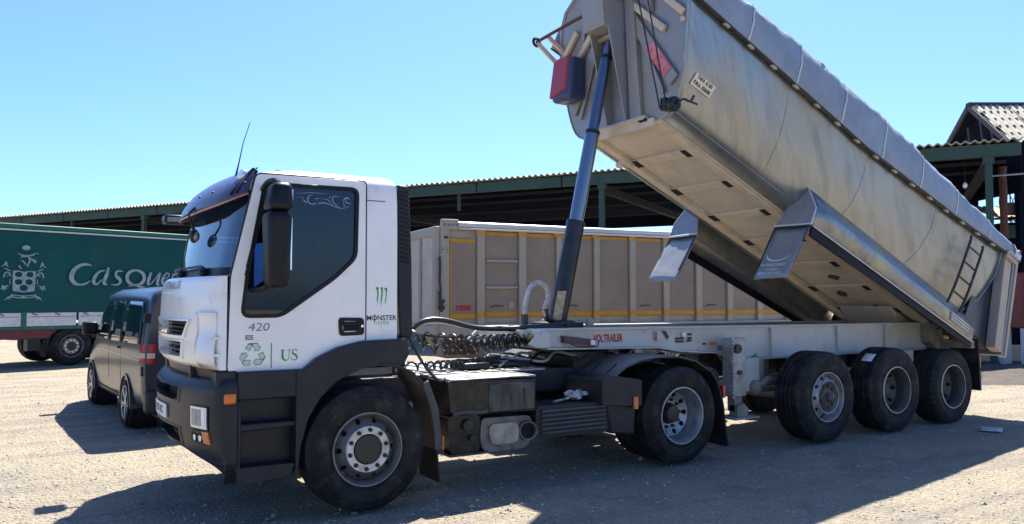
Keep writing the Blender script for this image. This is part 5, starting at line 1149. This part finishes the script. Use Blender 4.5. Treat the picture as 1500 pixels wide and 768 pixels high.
txt('model_lettering', 'TRANSPORTER', .065, lambda x, y: (-1.1225+.002-.003, .44-x, 1.155+y), 'chrome', van, sx=.9)
MB().prism([(2.02,1.88),(2.28,1.77),(2.92,1.28),(2.80,1.27)], -.6, .6).build('windscreen', 'van_glass', van)
MB().box(3.5, 3.92, -.6, .6, .40, .62).build('front_bumper', 'dark_plastic', van, bevel=.04)
MB().cyl((1.5,0,1.94),(1.62,0,2.28),.006,.003,6).build('aerial', 'ink_black', van)
MB().box(-.9, 3.4, -.7, .7, .2, .3).build('underbody', 'frame_dark', van)

# ------------------------------------------------------------------ long open shed
shed = thing('open_shed', 'long open shed with green posts and a corrugated roof behind the trailers', 'shed', (19.87, 3.36, 0), R(121.68))
# local x runs away to the left of the picture, y towards the yard, roof over negative y
def corr(x0, x1, y0, y1, z0, z1, amp=.035, pitch=.22, th=.03):
    n = int((x1-x0)/pitch*6); m = MB(); rows = []
    for (y, z) in ((y0, z0), (y1, z1)): rows.append([(lerp(x0, x1, i/n), y, z + amp*math.cos(2*math.pi*i/6)) for i in range(n+1)])
    lowr = [[(x, y, z-th) for x, y, z in r] for r in rows]
    return m.grid(rows).grid(lowr).grid([rows[0], lowr[0]]).grid([rows[1], lowr[1]])
for k in range(16):
    a = -.4+3.3*k; corr(a, a+3.3, .45, -7.0, 6.0, 6.35).build('roof_sheet', 'roof_cement', shed, smooth=60)
    corr(a, a+3.3, -7.0, -14.0, 6.35, 6.0).build('roof_sheet', 'roof_cement', shed, smooth=60)
    MB().box(a+.03, a+3.27, .12, .28, 5.58, 5.92).build('fascia_beam', 'shed_green', shed, bevel=.01)
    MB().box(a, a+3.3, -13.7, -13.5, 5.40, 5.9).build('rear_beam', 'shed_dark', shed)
for k in (3, 6, 9, 12):
    y = -.5-1.0*k; MB().box(-.4, 52, y-.04, y+.04, 5.80+.045*min(k, 14-k)*1.0, 5.90+.045*min(k, 14-k)).build('purlin', 'shed_mid', shed)
MB().hull8([(-.4,.1,5.90),(52.3,.1,5.90),(52.3,-7,6.24),(-.4,-7,6.24),(-.4,.1,5.915),(52.3,.1,5.915),(52.3,-7,6.255),(-.4,-7,6.255)]).build('roof_shade_sheet', 'shed_dark', shed, smooth=0)  # dark sheets below the roof, their colour stands in for the shade there
MB().hull8([(-.4,-7,6.24),(52.3,-7,6.24),(52.3,-13.8,5.90),(-.4,-13.8,5.90),(-.4,-7,6.255),(52.3,-7,6.255),(52.3,-13.8,5.915),(-.4,-13.8,5.915)]).build('roof_shade_sheet', 'shed_dark', shed, smooth=0)
for x in (.38, 11.38, 22.4, 33.5, 44.6):
    MB().box(x-.085, x+.085, .12, .29, 0, 5.58).build('post', 'shed_green', shed, bevel=.01)
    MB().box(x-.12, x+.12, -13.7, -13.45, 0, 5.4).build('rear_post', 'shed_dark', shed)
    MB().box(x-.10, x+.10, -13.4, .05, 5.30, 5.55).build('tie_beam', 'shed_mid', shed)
    MB().box(x-.13, x+.13, .09, .31, 5.40, 5.58).build('post_head', 'shed_green', shed, bevel=.01)
for x in (5.9, 17.0, 28.0, 39.0): MB().box(x-.05, x+.05, -.1, .0, 5.0, 5.8).build('hanger', 'shed_green', shed)
for z in (4.45, 3.75): MB().cyl((-1.5,-6,z),(6,-6,z),.035,n=8).build('rail', 'shed_dark', shed)
MB().cyl((.9,-.4,5.0),(.9,-.4,5.6),.008,n=5).build('lamp_cord', 'ink_black', shed)
MB().ball((.9,-.4,4.93), (.06,.06,.09), 12, 8).build('lamp_bulb', 'lamp_clear', shed)
MB().cyl((-1.2,-.5,4.9),(-4.5,-1.6,4.8),.04,n=8).build('pipe', 'leg_metal', shed)
MB().cyl((.3,.3,5.05),(-3,1.5,4.95),.025,n=8).build('pipe', 'leg_metal', shed)

# ------------------------------------------------------------------ taller building with a waved tile roof, right edge
RT = Vector((.84989, -.52696, 0)); FW = Vector((.52696, .84989, 0)); CAM = Vector((-2.46, -7.5, 0))
def vp(right, depth, z=0.): p = CAM + RT*right + FW*depth; return (p.x, p.y, z)
rzv = math.atan2(RT.y, RT.x)
tb_ = thing('tiled_building', 'dark tall building with a waved beige tile roof at the right edge', 'building', vp(15.97, 27), rzv)
for r in range(5):
    for c in range(7):
        x0 = -.1+1.15*c; ya, yb = -.42*r, -.42*(r+1)-.06; za, zb = 8.50-.335*r+.03, 8.50-.335*(r+1)-.045+.03
        corr(x0+(.1 if r % 2 else 0), x0+1.15+(.1 if r % 2 else 0), ya, yb, za, zb, .045, .23, .025).build('roof_sheet', 'roof_cement', tb_, smooth=60)
corr(-.1, 8, .05, 2.2, 8.5, 6.8, .045, .23).build('roof_sheet', 'roof_cement', tb_, smooth=60)
for s_ in (-1, 1): MB().hull8([(-.05,.0,8.38),(8,.0,8.38),(8,s_*2.1,6.68),(-.05,s_*2.1,6.68),(-.05,.0,8.41),(8,.0,8.41),(8,s_*2.1,6.71),(-.05,s_*2.1,6.71)]).build('slope_shade_board', 'shed_dark', tb_, smooth=0)  # added boards that paint the underside of both slopes as shaded
MB().bar((-.15,0,8.53),(8.1,0,8.53),.22,.10).build('ridge_cap', 'roof_dark', tb_, bevel=.02)
MB().bar((-.12,-.02,8.42),(-.12,-2.2,6.68),.08,.16).build('barge_board', 'roof_dark', tb_)
MB().bar((-.12,.02,8.42),(-.12,2.2,6.7),.08,.16).build('barge_board', 'roof_dark', tb_)
MB().prism([(0,8.35),(2.1,6.7),(2.1,5.2),(-2.0,5.2),(-2.0,6.75)], .35, .40, 'x').build('gable_board', 'shed_dark', tb_)
for a, b in (((.1,-.3,8.0),(.1,-.6,6.3)), ((.1,-.9,7.5),(.1,-1.3,6.2)), ((.1,.4,7.8),(.1,.2,6.2))): MB().bar(a, b, .06, .10).build('gable_strut', 'shed_mid', tb_)
MB().box(.6, 8, -1.95, -1.9, 4.6, 7.0).build('upper_wall', 'shed_dark', tb_)
MB().box(.0, 8, -1.6, -1.4, 4.5, 4.9).build('wall_beam', 'brown_board', tb_)
for x in (.5, 7.5):
    for y in (-1.7, 1.7): MB().box(x-.12, x+.12, y-.12, y+.12, 0, 6.6).build('column', 'shed_dark', tb_)
# lower annexe
an = thing('annexe', 'low dark annexe with a beige tile roof edge at the right', 'building', vp(17.6, 29), rzv)
for c in range(6): corr(-.2+1.15*c, .95+1.15*c, -1.5, 1.0, 4.55, 5.3, .045, .23, .03).build('roof_sheet', 'roof_cement', an, smooth=60)
MB().box(.0, 6.6, -1.0, 1.5, 0, 4.5).build('wall', 'shed_dark', an)
MB().box(-.1, 6.7, -1.06, -1.0, 3.9, 4.4).build('eaves_board', 'shed_green', an)
MB().box(1.2, 2.4, -1.05, -1.0, 1.0, 2.4).build('doorway', 'roof_dark', an)
# rusty pole
pp = vp(14.78, 23.5); pz = MB(); N = 22
pz.tube([(.03*noise.noise(Vector((0, i*.7, 1))), .03*noise.noise(Vector((5, i*.7, 1))), 5.75*i/N) for i in range(N+1)], [.105+.02*noise.noise(Vector((i*1.3, 2, 3))) for i in range(N+1)], 12)
o = tag(pz.build('rusty_pole', 'rust', None), 'thick rusty brown pole standing behind the raised tailgate', 'pole'); o.location = pp
# lattice mast
ms = thing('lattice_mast', 'slim dark lattice mast far behind the shed at the right', 'mast', vp(25.9, 40))
for x in (-.25, .25):
    for y in (-.25, .25): MB().cyl((x,y,0),(x,y,7.6),.04,n=6).build('mast_leg', 'mast_blue', ms)
for k in range(12):
    z = .5+.6*k
    for y in (-.25, .25):
        MB().cyl((-.25,y,z),(.25,y,z+.6),.022,n=5).build('mast_brace', 'mast_blue', ms); MB().cyl((.25,y,z),(-.25,y,z+.6),.022,n=5).build('mast_brace', 'mast_blue', ms)
# red machine on white legs, low wall, soil heap
rm = thing('red_machine', 'dark red machine with a round ring on white legs at the right edge', 'machine', vp(14.05, 21), rzv)
MB().box(-.75, 1.5, -.6, .6, 1.0, 2.46).build('housing', 'machine_red', rm, bevel=.03)
MB().lathe([(.42,-.04),(.56,-.06),(.60,-.03),(.60,.02),(.40,.02)], 36, c=(.0,-.62,1.68), close=True).build('ring', 'machine_red', rm)
MB().lathe([(.0,-.03),(.28,-.03),(.34,.0),(0,.02)], 36, c=(.0,-.62,1.68)).build('ring_cover', 'machine_red', rm)
for x in (-.62, 1.3):
    for y in (-.45, .45): MB().box(x-.12, x+.12, y-.08, y+.08, 0, 1.0).build('leg', 'post_white', rm, bevel=.01)
lw = tag(MB().box(-4, 9, -.12, .12, 0, .46).build('low_wall', 'wall_beige', None, bevel=.02), 'low beige concrete wall at the far right edge', 'wall'); lw.location = vp(13.2, 22.4); lw.rotation_euler = (0, 0, rzv)
# ------------------------------------------------------------------ ground
def ground_mat():
    m = bpy.data.materials.new('gravel_yard'); m.use_nodes = True; n = m.node_tree.nodes; l = m.node_tree.links; b = n['Principled BSDF']
    b.inputs['Roughness'].default_value = .92
    tc = n.new('ShaderNodeTexCoord')
    def nz(s, d=6, r=.6):
        k = n.new('ShaderNodeTexNoise'); k.inputs['Scale'].default_value = s; k.inputs['Detail'].default_value = d; k.inputs['Roughness'].default_value = r; l.new(tc.outputs['Object'], k.inputs[0]); return k.outputs[0]
    def mr(o, a, c, e=0., f=1.):
        k = n.new('ShaderNodeMapRange'); k.inputs[1].default_value = a; k.inputs[2].default_value = c; k.inputs[3].default_value = e; k.inputs[4].default_value = f; l.new(o, k.inputs[0]); return k.outputs[0]
    def mix(f, a, c):
        k = n.new('ShaderNodeMix'); k.data_type = 'RGBA'; l.new(f, k.inputs[0])
        for i, q in ((6, a), (7, c)):
            if isinstance(q, tuple): k.inputs[i].default_value = (*q, 1)
            else: l.new(q, k.inputs[i])
        return k.outputs[2]
    mp = n.new('ShaderNodeMapping'); mp.inputs['Scale'].default_value = (.14, 2.3, 1); mp.inputs['Rotation'].default_value = (0, 0, R(14)); l.new(tc.outputs['Object'], mp.inputs[0])
    tr = n.new('ShaderNodeTexNoise'); tr.inputs['Scale'].default_value = 1.0; tr.inputs['Detail'].default_value = 5; l.new(mp.outputs[0], tr.inputs[0])
    c = mix(mr(nz(.35), .38, .66), (.395, .33, .228), (.315, .267, .195))
    c = mix(mr(tr.outputs[0], .50, .60, 0, .75), c, (.24, .208, .168))
    c = mix(mr(nz(1.7, 8), .5, .72), c, (.23, .205, .168))
    c = mix(mr(nz(5, 8, .7), .55, .75), c, (.47, .395, .28))
    c = mix(mr(nz(55, 4, .7), .50, .66), c, (.13, .112, .09))
    c = mix(mr(nz(19, 6, .75), .57, .66, 0, .9), c, (.13, .112, .09))
    vo = n.new('ShaderNodeTexVoronoi'); vo.inputs['Scale'].default_value = 42; l.new(tc.outputs['Object'], vo.inputs[0])
    c = mix(mr(vo.outputs['Distance'], .0, .32, .65, 0.), c, (.45, .395, .315))
    l.new(c, b.inputs['Base Color'])
    v2 = n.new('ShaderNodeTexVoronoi'); v2.inputs['Scale'].default_value = 24; l.new(tc.outputs['Object'], v2.inputs[0])
    ad = n.new('ShaderNodeMath'); ad.operation = 'ADD'; l.new(mr(v2.outputs['Distance'], 0, .6, 1, 0), ad.inputs[0]); l.new(mr(nz(70, 5), 0, 1, 0, 1.3), ad.inputs[1])
    bp = n.new('ShaderNodeBump'); bp.inputs['Strength'].default_value = 1.0; bp.inputs['Distance'].default_value = .028; l.new(ad.outputs[0], bp.inputs['Height']); l.new(bp.outputs[0], b.inputs['Normal'])
    MATS['gravel_yard'] = m
ground_mat()
def gz(x, y):
    h = .030*noise.noise(Vector((x*.35, y*.35, 0))) + .016*noise.noise(Vector((x*1.3, y*1.3, 4))) + .008*noise.noise(Vector((x*4, y*4, 9)))
    return min(-.001, h*.9 - .012)
xs_ = [-300,-150,-80,-50,-36] + [-26+.35*i for i in range(200)] + [50,70,110,200,400]
ys_ = [-120,-60,-30,-16] + [-9+.35*i for i in range(130)] + [44,60,90,150,300,600]
g = MB().grid([[(x, y, gz(x, y)) for x in xs_] for y in ys_]).build('ground', 'gravel_yard', None, smooth=180, fix=False)
tag(g, 'pale tan gravel yard with stones and tyre-worn patches', kind='structure')
# loose stones
sm = MB(); rng = random.Random(3)
for i in range(17000):
    k = rng.random(); dpt = 3.2 + 13*k*k; rr = rng.uniform(-.72, .72)*dpt; p = Vector((-2.46, -7.5, 0)) + Vector((.84989, -.52696, 0))*rr + Vector((.52696, .84989, 0))*dpt
    s = rng.choice((.006,.008,.01,.012,.016)) * rng.uniform(.7, 1.3) * (1 if i % 45 else rng.uniform(1.6, 2.8)); a = rng.random()*6.28; ca, sa = math.cos(a), math.sin(a)
    z = gz(p.x, p.y) + s*.2; q = [(s*rng.uniform(.8,1.5), 0), (0, s*rng.uniform(.6,1.2)), (-s*rng.uniform(.8,1.5), 0), (0, -s*rng.uniform(.6,1.2))]
    v = [(p.x+x*ca-y*sa, p.y+x*sa+y*ca, z) for x, y in q] + [(p.x+s*rng.uniform(-.3,.3), p.y+s*rng.uniform(-.3,.3), z+s*rng.uniform(.5,.9))]
    sm.add(v, [(0,1,4),(1,2,4),(2,3,4),(3,0,4)])
tag(sm.build('loose_stones', 'stone', None, smooth=0, fix=False), 'small loose stones scattered over the yard', 'gravel', kind='stuff')
# soil strip at the back right
def soil(u, v): 
    p = CAM + RT*lerp(9.2+2.4*v, 20, u) + FW*lerp(16.2, 22.2, v); h = (.20*math.sin(math.pi*min(1, v*1.4))**.7 if v < .98 else .02) * (min(1, u*6))
    return (p.x, p.y, max(-.02, h*(1+.5*noise.noise(Vector((u*14, v*6, 1)))) + .03*noise.noise(Vector((u*40, v*14, 1)))))
tag(MB().grid([[soil(i/60, j/24) for i in range(61)] for j in range(25)]).build('soil_heap', 'soil_dark', None, smooth=60), 'strip of heaped soil coloured darker than the yard, in front of the low wall', kind='structure')
# things lying about
cb = MB().grid([[(lerp(-.2,.2,i/6), lerp(-.13,.13,j/4), .012+.012*noise.noise(Vector((i*.6, j*.6, 3)))) for i in range(7)] for j in range(5)]).build('flattened_cardboard', 'cardboard', None, solid=.006)
tag(cb, 'pale flattened cardboard lying on the shaded gravel by the last wheel', 'cardboard'); cb.location = (8.66, -1.83, .0); cb.rotation_euler = (0, 0, R(25))
wd = MB(); wr_ = random.Random(11)
for i in range(140):
    x, y = wr_.gauss(.62, .16), wr_.gauss(-.72, .07); h = wr_.uniform(.015, .05); a = wr_.random()*6.28; w = .004; dx, dy = math.cos(a), math.sin(a)
    z = gz(x, y); wd.add([(x-dy*w, y+dx*w, z), (x+dy*w, y-dx*w, z), (x+dx*h*.5, y+dy*h*.5, z+h)], [(0,1,2)])
pm('weed', (.03, .06, .015), .8)
tag(wd.build('weeds', 'weed', None, smooth=0, fix=False), 'small patch of green weeds in the shade behind the front wheel', 'weeds', kind='stuff')
rg = MB()
for i in range(7):
    c = (random.uniform(-.12,.12), random.uniform(-.05,.05), .035+random.uniform(0,.03)); rg.ball(c, (random.uniform(.04,.07), random.uniform(.035,.05), random.uniform(.025,.04)), 12, 8, jit=.45)
rg.tube([(-.1,0,.03),(-.2,-.02,.02),(-.33,-.05,.012)], .012, 6)
rg = rg.build('crumpled_rag', 'rag', None); tag(rg, 'crumpled grey rag lying on the dark ribbed side guard of the truck', 'rag'); rg.location = (2.36, -.98, .735)
